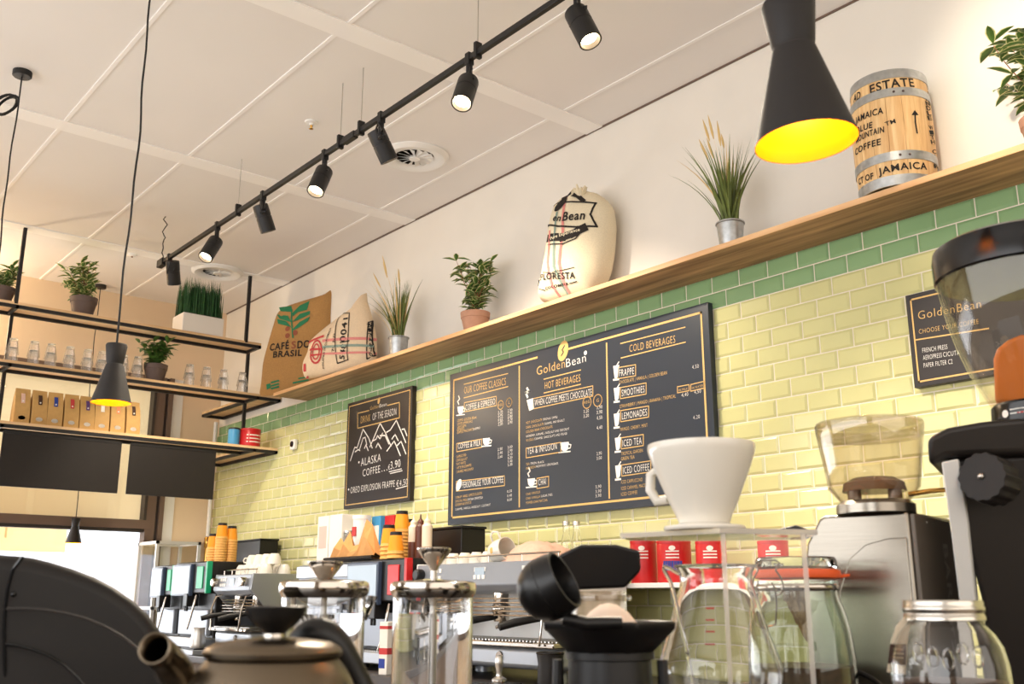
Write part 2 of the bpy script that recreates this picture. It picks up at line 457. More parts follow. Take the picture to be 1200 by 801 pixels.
# white service pipe in the corner with its brass coupling
pp = thing('service_pipe', 'thin white vertical pipe with brass coupling in the far corner of the tiled wall', 'pipe', (XB+.06, D-.05, .95))
MB().cyl((0, 0, .78), (0, 0, 1.72), .016).build('pipe_run', 'white_plastic', pp, smooth=True)
MB().cyl((0, 0, 0), (0, 0, .78), .018).lathe([(.018, .70), (.024, .71), (.024, .78), (.018, .79)], 16).build('coupling', 'brass', pp, smooth=True)
# outside: pavement, bright facade and shop awning
flatbox('street_pavement', (XB-14, XB-.2, -14, 14, -.15, -.05), 'pavement')
fb = thing('building', 'white sunlit building facade across the street outside the window', 'building', (XB-6.5, 0, -.05))
MB().box(-.6, 0, -11, 9, 0, 3.4).build('facade_wall', 'facade', fb)
for k, y in enumerate((-8.6, -6.4, -4.2, -2, .2, 2.4, 4.6)): MB().box(-.02, .03, y, y+1.15, .9, 2.5).box(0, .06, y-.05, y+1.2, .84, .9).build('facade_window', 'facade_window', fb)
aw = thing('awning', 'cream shop awning with faint reversed lettering, outside below the window transom', 'awning', (XB-.75, 0, 1.62))
MB().box(-.012, .012, -3.2, 2.5, 0, .36).build('valance', 'awning', aw)
MB().prism([(0, -3.2, .36), (.5, -3.2, .62), (.5, -3.2, .60), (0, -3.2, .34)], (0, 5.7, 0)).build('awning_cloth', 'awning', aw)
SH = Sheet((XB-.736, 0, 1.62), (0, 1, 0), (1, 0, 0)); t = MB()
SH.text(t, 'lonoillBBgilC-', (.9, .1), (2.05, .1), .1, mirror=True)
t.build('awning_lettering', 'awning_letter', aw, world=True)
# ================================================================ long shelf along the tiled wall
ls = thing('wall_shelf', 'long rustic timber shelf running above the green tiled border', 'shelf', (-2.2, 3.27, ZS))
MB().box(-6.42, 2.4, 3.137, D+.002, ZS, ZS+.022).build('shelf_board', 'shelf_wood', ls, world=True, bevel=.001)
MB().box(-6.42, 2.4, 3.132, 3.1372, ZS, ZS+.022).build('front_edge', 'shelf_edge', ls, world=True)
# ================================================================ hanging steel and timber shelf unit
XF, XR = -6.83, -7.06
hs = thing('hanging_shelf', 'black steel and timber hanging shelf unit, three tiers, in front of the window', 'shelf', (XF, 2.4, 2.3))
def tier(zt, yend, arm):
    b = MB().box(XR, XF, -2.2, yend, zt-.018, zt)
    if arm: b.box(XB+.12, XR, 3.2, D-.006, zt-.018, zt)
    b.build('shelf_board', 'steel_shelf_wood', hs, world=True)
    f = MB(); a, z = zt-.040, zt-.018; q = .02
    f.box(XF-q, XF, -2.2, yend, a, z).box(XR, XR+q, -2.2, 3.22 if arm else yend, a, z).box(XR, XF, yend-q, yend, a, z)
    for y in (-.6, 1.5): f.box(XR, XF, y, y+q, a, z)
    if arm:
        f.box(XB+.12, XR, 3.2, 3.22, a, z).box(XB+.12, XF, D-.028, D-.008, a, z).box(XB+.12, XB+.14, 3.2, D-.008, a, z).box(XR, XF, 3.2, 3.22, a, z)
    f.build('steel_frame', 'black_steel', hs, world=True)
tier(3.112, 3.21, False); tier(2.727, D-.006, True); tier(2.338, D-.006, True)
for (x, y, z0, z1) in ((XF-.01, 1.5, 3.1, ZC), (XF-.01, 3.09, 3.1, ZC), (XR+.01, 1.53, 2.3, 3.09), (XR+.01, 3.21, 2.3, 3.09), (XF-.01, -.6, 3.1, ZC), (XR+.01, -.6, 2.3, 3.09)):
    MB().box(x-.011, x+.011, y-.011, y+.011, z0, z1).build('hanger_rod', 'black_steel', hs, world=True)
for (y, z0) in ((1.98, 2.73), (1.98, 3.1), (2.2, 2.34)): pass
# black cloth panels hung under the lowest tier
for (y0, y1, nm) in ((1.525, 2.264, 'wider black panel on the left'), (2.321, 2.93, 'narrower black panel on the right')):
    o = thing('cloth_banner', 'plain '+nm+' hung beneath the lowest hanging shelf', 'panel', (XF-.03, (y0+y1)/2, 1.935), group='black panels under the hanging shelf')
    MB().box(-.006, .006, -(y1-y0)/2, (y1-y0)/2, 0, .345).build('panel_sheet', 'black_matte', o, bevel=.002)
    MB().box(-.009, .009, -(y1-y0)/2+.01, (y1-y0)/2-.01, .33, .351).build('panel_rail', 'black_steel', o)
BOLD = -.010
# ================================================================ signs
def frame_board(name, label, x0, x1, z0, z1, m, ins, lw, gap=None):
    o = thing(name, label, 'sign', ((x0+x1)/2, D-.04, z0))
    MB().box(x0, x1, D-.036, D-.0045, z0, z1).build('board_panel', m, o, world=True, bevel=.0015)
    s = Sheet((0, D-.036, 0), (1, 0, 0), (0, -1, 0), V=(0, 0, 1)); g = MB()
    a, b, c, d = x0+ins, x1-ins, z0+ins, z1-ins
    if gap: s.line(g, [(gap[0], d), (a, d), (a, c), (b, c), (b, d), (gap[1], d)], lw, px=False)
    else: s.line(g, [(a, d), (a, c), (b, c), (b, d)], lw, closed=True, px=False)
    g.build('border_line', 'gold_print', o, world=True)
    return o, s
mo, S = frame_board('menu_board', 'large dark menu board with three columns of drinks on the tiled wall', -4.632, -2.716, 1.654, 2.518, 'board', .04, .010, (-3.86, -3.62))
def cA(x, y): return (515+x/3.34, 380+y/3.34)
def cB(x, y): return (660+x/3.08, 340+y/3.08)
G = MB(); Wt = MB(); NT = MB(); IC = []
def T(mb, c, st, x0, y0, x1, y1, cap): S.tpx(mb, st, c(x0, y0), c(x1, y1), cap/3.2)
def Ln(mb, c, pts, w=.005, closed=False): S.line(mb, [c(*p) for p in pts], w, closed=closed)
def bx4(c, x0, y0, x1, y1, h0, h1=None): h1 = h0 if h1 is None else h1; Ln(G, c, [(x0, y0), (x1, y1), (x1, y1+h1), (x0, y0+h0)], .004, True)
# column 1
T(G, cA, 'OUR COFFEE CLASSICS', 97, 271, 260, 236, 27); Ln(G, cA, [(97, 234), (268, 192)]); Ln(G, cA, [(97, 287), (268, 243)])
T(Wt, cA, 'COFFEE & ESPRESSO', 103, 337, 218, 312, 23); bx4(cA, 98, 306, 223, 281, 36)
T(Wt, cA, 'COFFEE & MILK', 73, 487, 162, 473, 22); bx4(cA, 68, 466, 166, 448, 32)
T(Wt, cA, 'PERSONALISE YOUR COFFEE', 90, 640, 250, 618, 24); bx4(cA, 66, 614, 255, 592, 38)
small = [('COFFEE GOLDEN BEAN', 70, 381, 145, 368), ('COFFEE AMERICANO', 70, 394, 130, 383), ('CAFE CREMA', 70, 406, 105, 400), ('ESPRESSO', 70, 417, 98, 412), ('ESPRESSO MACCHIATO', 70, 428, 134, 414),
 ('CAPPUCCINO', 67, 523, 105, 514), ('CAFE AU LAIT', 67, 537, 110, 529), ('FLAT WHITE', 67, 551, 103, 544), ('LATTE MACCHIATO', 67, 566, 125, 554), ('CARAMEL MACCHIATO', 67, 582, 133, 569),
 ('SYRUP AND SPECULOOS', 63, 682, 167, 664), ('SPECIAL MILK', 63, 697, 110, 689), ('CREAM & SAUCE', 63, 711, 125, 700),
 ('HOT CHOCOLATE', 340, 390, 402, 377), ('DARK CHOCOLATE', 340, 408, 408, 394), ('GOLDEN BEAN CHOCOLATE', 340, 425, 443, 404), ('WHITE CHOCOLATE', 340, 459, 370, 453),
 ('TEA', 340, 552, 353, 549), ('INFUSION', 340, 568, 376, 561), ('CHAI VANILLA', 340, 669, 395, 659), ('CHAI VANILLA', 340, 686, 395, 677), ('POWER CHAI MATCHA', 340, 703, 423, 691)]
for st, x0, y0, x1, y1 in small: T(G, cA, st, x0, y0, x1, y1, 9.5)
for st, x0, y0, x1, y1 in [('DOPPIO', 133, 414, 160, 408), ('CARAMEL, VANILLA, HAZELNUT, COCONUT', 63, 728, 200, 709), ('EXTRA ESPRESSO', 112, 689, 170, 680), ('ORIGINAL SIMPLE', 405, 376, 462, 366), ('CARAMEL AND SEASALT', 411, 393, 490, 378), ('RASPBERRY, CARAMEL, HAZELNUT AND COCONUT', 340, 442, 508, 412), ('CARAMEL CHOCOLATE AND FUDGE', 373, 452, 500, 430), ('GREEN, BLACK', 357, 548, 410, 541), ('FRESH MINT, LEMONGRASS', 379, 560, 465, 547), ('SUGAR FREE', 398, 676, 443, 669)]:
    T(NT, cA, st, x0, y0, x1, y1, 8.5)
PR = MB()
def prices(c, x, ys, vals, w=18, cap=10):
    for y, v in zip(ys, vals): T(PR, c, v, x-w/2, y+4, x+w/2, y, cap)
prices(cA, 239, (345, 357, 369, 381, 393), ('2,20', '2,40', '2,20', '2,00', '2,30')); prices(cA, 277, (338, 350, 362, 374, 386), ('2,90', '2,95', '2,80', '2,70', '2,90'))
prices(cA, 238, (490, 505, 520), ('2,50', '2,40', '2,60')); prices(cA, 277, (482, 496, 510, 524, 538, 551), ('3,00', '2,90', '3,10', '3,20', '3,40', '3,30'))
prices(cA, 275, (655, 672, 688), ('0,50', '0,40', '0,60'))
prices(cA, 575, (343, 361), ('3,20', '3,20'), 20, 12); prices(cA, 627, (328, 347, 369, 407), ('3,90', '3,90', '4,50', '4,40'), 22, 13)
prices(cA, 626, (508, 526), ('2,90', '3,00'), 20, 12); prices(cA, 623, (638, 656, 673), ('3,90', '3,90', '3,90'), 22, 12)
for c, r in (((240, 315), .024), ((273, 305), .024), ((578, 305), .029), ((620, 297), .029)): S.disc(G, cA(*c), r, ring=.0045)
T(G, cA, 'REG', 231, 321, 248, 317, 9); T(G, cA, 'L', 271, 311, 276, 310, 12); T(G, cA, 'REG', 567, 312, 589, 306, 11); T(G, cA, 'G', 616, 304, 625, 302, 13)
Ln(G, cA, [(313, 165), (313, 712)], .009)
# logo and column 2
S.disc(G, cA(484, 103), .038, ry=.054, rot=-.35); S.eps = .0018; I = MB(); Ln(I, cA, [(490, 84), (481, 100), (486, 108), (478, 122)], .007); I.build('bean_crease', 'board', mo, world=True); S.eps = .0012
T(G, cA, 'Golden', 382, 199, 492, 168, 33); T(Wt, cA, 'Bean', 497, 168, 574, 145, 33); S.disc(Wt, cA(572, 111), .011)
T(G, cA, 'HOT BEVERAGES', 413, 253, 552, 222, 27); Ln(G, cA, [(410, 214), (553, 178)]); Ln(G, cA, [(410, 268), (553, 234)])
T(Wt, cA, 'WHEN COFFEE MEETS CHOCOLATE', 373, 319, 597, 277, 25); bx4(cA, 368, 290, 601, 240, 40)
T(Wt, cA, 'TEA & INFUSION', 345, 508, 460, 488, 25); bx4(cA, 340, 484, 476, 461, 38)
T(Wt, cA, 'CHAI', 388, 630, 418, 625, 24); bx4(cA, 382, 602, 428, 594, 40)
# column 3
Ln(G, cB, [(157, 192), (167, 748)], .009)
T(G, cB, 'COLD BEVERAGES', 240, 223, 405, 189, 28); Ln(G, cB, [(208, 192), (440, 133)]); Ln(G, cB, [(210, 244), (441, 187)])
for st, x0, y0, x1, y1 in (('FRAPPE', 203, 311, 256, 302), ('SMOOTHIES', 212, 383, 294, 368), ('LEMONADES', 213, 466, 303, 451), ('ICED TEA', 215, 564, 284, 554), ('ICED COFFEE', 217, 662, 311, 649)):
    T(Wt, cB, st, x0, y0, x1, y1, 26); sl = (y1-y0)/(x1-x0); bx4(cB, x0-5, y0-32, x1+6, y1-34, 40)
for st, x0, y0, x1, y1 in (('CHOCOLATE | VANILLA | GOLDEN BEAN', 203, 338, 375, 303), ('STRAWBERRY | MANGO | BANANA | TROPICAL', 205, 425, 407, 387), ('MANGO, CHERRY, MINT', 207, 508, 305, 492), ('TROPICAL GARDEN', 210, 596, 288, 583), ('GREEN TEA', 210, 614, 258, 607), ('ICED CAPPUCCINO', 210, 698, 287, 688), ('ICED CARAMEL MACCHIATO', 210, 721, 328, 705), ('ICED COFFEE', 210, 742, 268, 734)):
    T(G, cB, st, x0, y0, x1, y1, 13)
for st, x, y in (('4,50', 478, 281), ('4,40', 440, 382), ('4,50', 486, 371), ('4,20', 482, 463)): T(PR, cB, st, x-12, y+3, x+12, y-2, 14)
bx4(cB, 413, 348, 455, 340, 22); bx4(cB, 461, 340, 511, 328, 24); T(G, cB, 'IN MILK', 418, 365, 450, 358, 9); T(G, cB, 'IN WATER', 466, 357, 506, 347, 9)
# small drink pictures
def cup(c, x, y, w, h, steam=True):
    I = MB(); IC.append(I); S.fill(I, [c(x-w, y-h*.5), c(x+w, y-h*.5-3), c(x+w*.75, y+h*.4), c(x+w*.3, y+h*.6), c(x-w*.4, y+h*.6), c(x-w*.8, y+h*.3)])
    Ln(I, c, [(x+w, y-h*.3), (x+w*1.5, y-h*.2), (x+w*1.3, y+h*.2), (x+w*.8, y+h*.25)], .006); Ln(I, c, [(x-w*1.3, y+h*.8), (x+w*1.3, y+h*.65)], .006)
    if steam: Ln(I, c, [(x-w*.6, y-h*.9), (x-w*.9, y-h*1.3), (x-w*.3, y-h*1.7), (x-w*.6, y-h*2.1)], .008)
cup(cA, 83, 335, 12, 26); cup(cA, 184, 458, 14, 24, False); cup(cA, 360, 617, 15, 26); cup(cA, 490, 477, 17, 30, False)
I = MB(); IC.append(I); S.disc(I, cA(76, 628), .022, ry=.036, rot=-.6)
I = MB(); IC.append(I); S.fill(I, [cA(342, 296), cA(368, 288), cA(371, 330), cA(352, 338)]); Ln(I, cA, [(345, 283), (338, 268), (350, 262), (344, 250)], .013)
for (x, y) in ((192, 295), (194, 375), (194, 468), (198, 555), (199, 655)):
    I = MB(); IC.append(I); S.fill(I, [cB(x-11, y-22), cB(x+11, y-26), cB(x+7, y+14), cB(x+2, y+22), cB(x-6, y+22)]); Ln(I, cB, [(x-9, y+28), (x+8, y+26)], .009); Ln(I, cB, [(x+2, y-24), (x+9, y-36)], .006)
G.build('gold_lettering', 'gold_print', mo, world=True); Wt.build('white_lettering', 'white_print', mo, world=True); [I.build('drink_picture', 'white_print', mo, world=True) for I in IC]; PR.build('price_lettering', 'white_print', mo, world=True); NT.build('note_lettering', 'white_print', mo, world=True)
# drink of the season
do, S = frame_board('chalk_sign', 'small dark drink of the season sign with chalk mountains', -5.785, -5.02, 1.82, 2.517, 'board_brown', .024, .006)
def cD(x, y): return (390+x/4.713, 440+y/4.713)
G = MB(); Wt = MB()
def T2(mb, st, x0, y0, x1, y1, cap): S.tpx(mb, st, cD(x0, y0), cD(x1, y1), cap/4.713)
S.disc(G, cD(255, 138), .014, ry=.021, rot=-.3); T2(G, 'Golden', 207, 190, 257, 176, 20); T2(Wt, 'Bean', 259, 176, 298, 165, 20)
Ln(G, cD, [(200, 192), (138, 208), (138, 290), (369, 232), (369, 147), (303, 164)], .006)
T2(G, 'DRINK', 155, 264, 208, 250, 40); T2(Wt, 'OF THE SEASON', 220, 247, 351, 216, 40)
for pl in ([(98, 468), (122, 395), (135, 398), (168, 295), (200, 345), (218, 398)], [(150, 402), (168, 345), (180, 340), (188, 380)], [(206, 392), (262, 262), (290, 312), (322, 388)], [(222, 360), (240, 350), (248, 330), (262, 350), (275, 318)], [(298, 312), (318, 300), (352, 246), (404, 368)], [(384, 296), (396, 294), (410, 330)], [(328, 348), (345, 324), (362, 358)], [(300, 415), (340, 360), (374, 440)], [(352, 390), (378, 362), (404, 430)], [(176, 400), (184, 382), (196, 412)], [(240, 395), (250, 372), (268, 402)], [(262, 330), (290, 330), (310, 375)], [(125, 420), (140, 408), (150, 412)]):
    Ln(Wt, cD, pl, .008)
T2(Wt, 'ALASKA', 156, 500, 266, 472, 44); T2(Wt, 'COFFEE', 166, 557, 262, 533, 40); T2(Wt, '...', 270, 530, 302, 522, 40); T2(Wt, '€', 306, 520, 318, 516, 26); T2(Wt, '3,90', 320, 517, 374, 503, 44)
Ln(Wt, cD, [(312, 530), (380, 514)], .005); Ln(Wt, cD, [(318, 540), (384, 524)], .005); S.disc(Wt, cD(145, 478), .007)
T2(Wt, 'OREO EXPLOSION FRAPPE', 98, 650, 342, 612, 36); T2(Wt, '€4,50', 352, 614, 414, 600, 34); Ln(Wt, cD, [(350, 625), (412, 608)], .005); S.disc(Wt, cD(88, 628), .007)
G.build('gold_lettering', 'gold_print', do, world=True); Wt.build('chalk_lettering', 'white_print', do, world=True)
# brewing sign at the right
co, S = frame_board('brew_sign', 'small brown brewing method sign behind the tall black grinder', -1.802, -1.28, 1.985, 2.33, 'board_brown', .02, .006)
def cE(x, y): return (900+x/2.67, 260+y/2.67)
G = MB(); Wt = MB()
def T3(mb, st, x0, y0, x1, y1, cap): S.tpx(mb, st, cE(x0, y0), cE(x1, y1), cap/2.67)
T3(G, 'GoldenBean', 471, 305, 668, 268, 27); T3(G, 'CHOOSE YOUR COFFEE', 473, 350, 660, 318, 15); Ln(G, cE, [(462, 369), (690, 333)], .005)
T3(Wt, 'FRENCH PRESS', 484, 409, 562, 397, 15); T3(Wt, 'AEROPRESS', 486, 432, 545, 423, 15); T3(Wt, 'PAPER FILTER C2', 488, 456, 578, 443, 15); T3(Wt, 'CICUTA', 549, 422, 600, 415, 15)
G.build('gold_lettering', 'gold_print', co, world=True); Wt.build('white_lettering', 'white_print', co, world=True)
BOLD = 0
# ================================================================ ceiling fittings
YT, ZT = 2.135, 3.31
tr = thing('lighting_track', 'long black lighting track hung under the ceiling carrying the spotlights', 'track', (-3.6, YT, ZT))
MB().box(-6.06, 1.2, YT-.010, YT+.010, ZT-.012, ZT+.012).build('track_rail', 'black_paint', tr, world=True, bevel=.002)
MB().box(-6.09, -6.0, YT-.018, YT+.018, ZT-.028, ZT+.02).build('end_feed', 'black_paint', tr, world=True, bevel=.003)
MB().box(-3.80, -3.70, YT-.014, YT+.014, ZT-.017, ZT+.016).build('rail_joint', 'black_paint', tr, world=True, bevel=.003)
for x in (-4.94, -3.84, -3.655, -2.79, -1.5, .2):
    MB().box(x-.009, x+.009, YT-.016, YT+.016, ZT-.022, ZT+.045).build('clamp', 'black_paint', tr, world=True, bevel=.003)
    MB().cyl((x, YT, ZT+.05), (x, YT, ZC), .0022, n=6).build('wire', 'steel', tr, world=True)
w = [(-6.05+.018*math.sin(k*1.3), YT+.008*math.cos(k*1.7), ZT+.02+(ZC-ZT-.02)*k/14) for k in range(15)]
MB().tube(w, .0035, 6).build('feed_cable', 'black_plastic', tr, world=True, smooth=True)
SPOT = [((202, 303), (204, 335), .05, 200, 'hanging straight down at the far end of the track'), ((255, 279), (239, 304), -.085, 255, 'tilted left with its lens glowing, second from the far end of the track'),
        ((304, 238), (315, 273), .07, 309, 'third from the far end of the track, above the palm of jute sacks'), ((383, 194), (367, 230), -.085, 381, 'with lit lens in front of the smaller ceiling vent gap, fourth from the far end'),
        ((439, 151), (457, 190), .085, 447, 'beside the large round ceiling vent'), ((552, 86), (538, 130), -.10, 550, 'glaring brightest towards the room'), ((671, 8), (695, 54), .02, 676, 'nearest of the visible spotlights, at the top of the picture')]
SPOTLAB = ['black track spotlight hanging straight down at the far end of the track', 'black track spotlight tilted sideways, second from the far end of the track', 'black track spotlight with dark back, third from the far end of the track',
           'black track spotlight with glowing lens, fourth from the far end of the track', 'black track spotlight close beside the large round ceiling vent', 'black track spotlight glaring brightly towards the room', 'black track spotlight nearest the top edge, last along the track']
def spotlight(p0, p1, xt, label, power, size=60):
    # p0 back end, p1 lens end, xt: track position
    ax = (p1-p0).normalized(); L = .15; r = .041; mid = (p0+p1)/2
    o = thing('track_spotlight', label, 'spotlight', mid, group='spotlights on the black track')
    q = ax.to_track_quat('Z', 'Y').to_matrix()
    a, b = mid-ax*L/2, mid+ax*L/2
    m = MB(); m.lathe([(r*.55, -L/2), (r*.96, -L/2+.004), (r, -L/2+.012), (r, -.012), (r*.96, -.011), (r*.96, -.005), (r, -.004), (r, L/2), (r*.86, L/2), (r*.8, L/2-.022), (.001, L/2-.022)], 28, (0, 0, 0), 0, q)
    m.build('lamp_housing', 'black_paint', o, smooth=True)
    MB().lathe([(.001, L/2-.0205), (r*.78, L/2-.0205), (r*.78, L/2-.0195), (.001, L/2-.0195)], 24, (0, 0, 0), 0, q).build('lens', 'spot_glow', o, smooth=True)
    top = Vector((xt, YT, ZT))
    s = MB(); s.box(xt-.013, xt+.013, YT-.014, YT+.014, ZT-.03, ZT+.022); s.cyl((xt, YT, ZT-.1), (xt, YT, ZT-.02), .013, n=14)
    s.build('adapter', 'black_paint', o, world=True, bevel=.002)
    piv = Vector((xt, YT, ZT-.1)); side = ax.cross(Vector((0, 1, .1))).normalized()
    y = MB(); c = a+ax*.035
    for sg in (-1, 1):
        e = c+side*sg*r*1.02; y.tube([piv, piv*.7+e*.3+side*sg*.022, piv*.3+e*.7+side*sg*.018, e], .0045, 6)
    y.build('yoke', 'black_paint', o, world=True, smooth=True)
    cb = MB(); h = side*.062+Vector((0, -.03, .03))
    cb.tube([piv+Vector((0, 0, .02)), piv+h*.7, piv+h*1.0-Vector((0, 0, .03)), a*.7+piv*.3+h*.7, a+ax*.004], .0045, 6)
    cb.build('cable', 'black_plastic', o, world=True, smooth=True)
    l = bpy.data.lights.new('spot_beam', 'SPOT'); l.energy = power; l.color = (1, .86, .68); l.spot_size = math.radians(size); l.spot_blend = .7; l.shadow_soft_size = .025
    lo = bpy.data.objects.new('spot_beam', l); C.objects.link(lo); lo.parent = o; lo.location = ax*(L/2+.004)
    lo.rotation_euler = ax.to_track_quat('-Z', 'Y').to_euler()
    return o
for (pa, pb, dy, tx, _), lb in zip(SPOT, SPOTLAB):
    p0 = onY(*pa, YT); p1 = onY(*pb, YT+dy)
    if (p1-p0).length < .01: p1 = p0+Vector((0, 0, -.1))
    xt = onY(tx, pa[1]-15, YT).x
    spotlight(p0, p1, xt, lb, 190 if tx > 600 else 120 if tx > 440 else 95, 105 if tx > 440 else 85)
for x, tg in ((-1.25, (-1.0, 3.25, 2.9)), (-.2, (.4, 3.3, 2.6))):
    p0 = Vector((x, YT, ZT-.14)); dr = (Vector(tg)-p0).normalized()
    spotlight(p0, p0+dr*.1, x, 'black track spotlight on the near part of the track %s' % ('just past the top edge' if x < -1 else 'above the counter end'), 45, 85)
def vent(px, py, label):
    p = onZ(px, py, ZC); o = thing('ceiling_vent', label, 'vent', (p.x, p.y, ZC), group='round ceiling vents')
    MB().lathe([(.19, 0), (.19, -.006), (.165, -.022), (.12, -.016), (.105, -.002), (.105, 0)], 48, caps=False).build('rim', 'white_paint', o, smooth=True)
    b = MB(); b.lathe([(.03, -.004), (.03, -.02), (.001, -.022)], 20)
    for k in range(14):
        a = 2*math.pi*k/14; b.add([(.03*math.cos(a), .03*math.sin(a), -.004), (.104*math.cos(a), .104*math.sin(a), -.004), (.104*math.cos(a+.3), .104*math.sin(a+.3), -.016), (.03*math.cos(a+.3), .03*math.sin(a+.3), -.016)], [(0, 1, 2, 3)])
    b.build('vanes', 'white_paint', o)
    MB().lathe([(.105, -.003), (.001, -.003)], 32).build('duct', 'pot_grey', o)
vent(486, 183, 'large round white ceiling vent with radial vanes, nearer of the two'); vent(255, 318, 'round white ceiling vent far off above the planter of green grass')
p = onZ(365, 143, ZC); o = thing('sprinkler', 'small white ceiling sprinkler with metal tip left of the nearer vent', 'sprinkler', (p.x, p.y, ZC))
MB().lathe([(.035, 0), (.033, -.006), (.012, -.01), (.01, -.02)], 24).build('escutcheon', 'white_paint', o, smooth=True); MB().lathe([(.008, -.02), (.004, -.035), (.012, -.038), (.001, -.042)], 16).build('tip', 'brass', o, smooth=True)
p = onZ(155, 297, ZC); o = thing('smoke_detector', 'tiny pale detector on the ceiling at the far left', 'detector', (p.x, p.y, ZC))
MB().lathe([(.03, 0), (.03, -.012), (.02, -.02), (.001, -.022)], 24).build('detector_body', 'white_plastic', o, smooth=True); MB().lathe([(.008, -.02), (.006, -.028), (.001, -.029)], 12).build('sensor', 'pot_grey', o, smooth=True)
# pendants
def pendant(px, py, t, rad, label, tilt=None, cord_top=ZC, power=4):
    c = at(px, py, t); o = thing('pendant_lamp', label, 'lamp', c, group='black cone pendant lamps'); k = rad/.06
    R = tilt or Matrix.Identity(3)
    pr = [(.06, 0), (.0262, .1215), (.0248, .1225), (.0245, .1245), (.0252, .1265), (.0262, .130), (.0325, .182), (.0305, .187), (.006, .190)]
    pr = [(r*k, z*k) for r, z in pr]
    inn = [(.0592, .0003), (.0262, .1185), (.0225, .122), (.001, .123)]; inn = [(r*k, z*k) for r, z in inn]
    MB().lathe(pr, 48, R=R).build('shade', 'black_matte', o, smooth=True) if False else None
    m = MB(); n = 56; vs = [];
    for prof, mi in ((pr, 0), (inn, 1)):
        vv = []; ff = []
        for r, z in prof:
            for i in range(n): a = 2*math.pi*i/n; vv.append(R @ Vector((r*math.cos(a), r*math.sin(a), z)))
        for q in range(len(prof)-1):
            for i in range(n):
                j = (i+1) % n; f = (q*n+i, q*n+j, q*n+n+j, q*n+n+i); ff.append(f if mi == 0 else f[::-1])
        m2 = MB().add(vv, ff); m2.flat = True
        if mi == 0: m2.f.append(tuple(range((len(prof)-1)*n, len(prof)*n))); m2.m.append(0)
        m2.build('shade' if mi == 0 else 'shade_lining', 'black_matte' if mi == 0 else 'lamp_inner', o, smooth=True)
    MB().ball((0, 0, 0), .016*k, .016*k, .02*k).build('bulb', 'bulb_glow', o, smooth=True).location = R @ Vector((0, 0, .085*k))
    top = c+R @ Vector((0, 0, .189*k)); pts = []
    L = cord_top-top.z; N = 26
    for i in range(N+1):
        q = i/N; wv = (.006*math.sin(q*9+px)+.003*math.sin(q*31))*min(1, 4*q*(1-q)+.05)
        pts.append(top+Vector((wv, wv*.6, L*q)))
    MB().tube(pts, .0035*k if k > .9 else .003, 8).build('cord', 'black_plastic', o, smooth=True, world=True)
    MB().lathe([(.042, 0), (.042, -.022), (.038, -.026), (.008, -.028)], 28, (top.x, top.y, ZC)).build('ceiling_canopy', 'black_paint', o, smooth=True, world=True)
    l = bpy.data.lights.new('pendant_glow', 'POINT'); l.energy = power; l.color = (1, .72, .30); l.shadow_soft_size = .02*k
    lo = bpy.data.objects.new('pendant_glow', l); C.objects.link(lo); lo.parent = o; lo.location = R @ Vector((0, 0, .055*k))
    return o
pendant(945, 167, 1.2, .0605, 'large black cone pendant lamp with golden inside in front of the barrel', Matrix.Rotation(math.radians(-3), 3, FW), power=.7)
pendant(130, 472, 3.14, .0605, 'black cone pendant lamp before the shelf of kraft coffee bags', power=.7)
pendant(86, 636, 7.35, .058, 'tiny black cone pendant lamp seen against the bright window', power=2)
p = onZ(26.5, 84, ZC); zz = 1.86; tt = dist(p.x, p.y, zz)
pq = Vector((p.x, p.y, zz)); dd_ = pq-CAM
o = pendant(600+F*dd_.dot(RT)/dd_.dot(FW), 400.5-F*dd_.dot(UP)/dd_.dot(FW), tt, .0605, 'pendant lamp whose cord has a coiled spare loop under its ceiling canopy, left edge', power=.7)
cl = [RT*(-.050+.050*math.cos(a)*(1+.07*math.sin(a*.31))-.003*(a/6.28))+FW*(.02*math.sin(a*.5))+Vector((0, 0, ZC-zz-.17+.042*math.sin(a)+.02*math.cos(a)+.006*math.sin(a*.37))) for a in [k*.35 for k in range(64)]]
MB().tube(cl, .0045, 6).build('cord_loop', 'black_plastic', o, smooth=True)
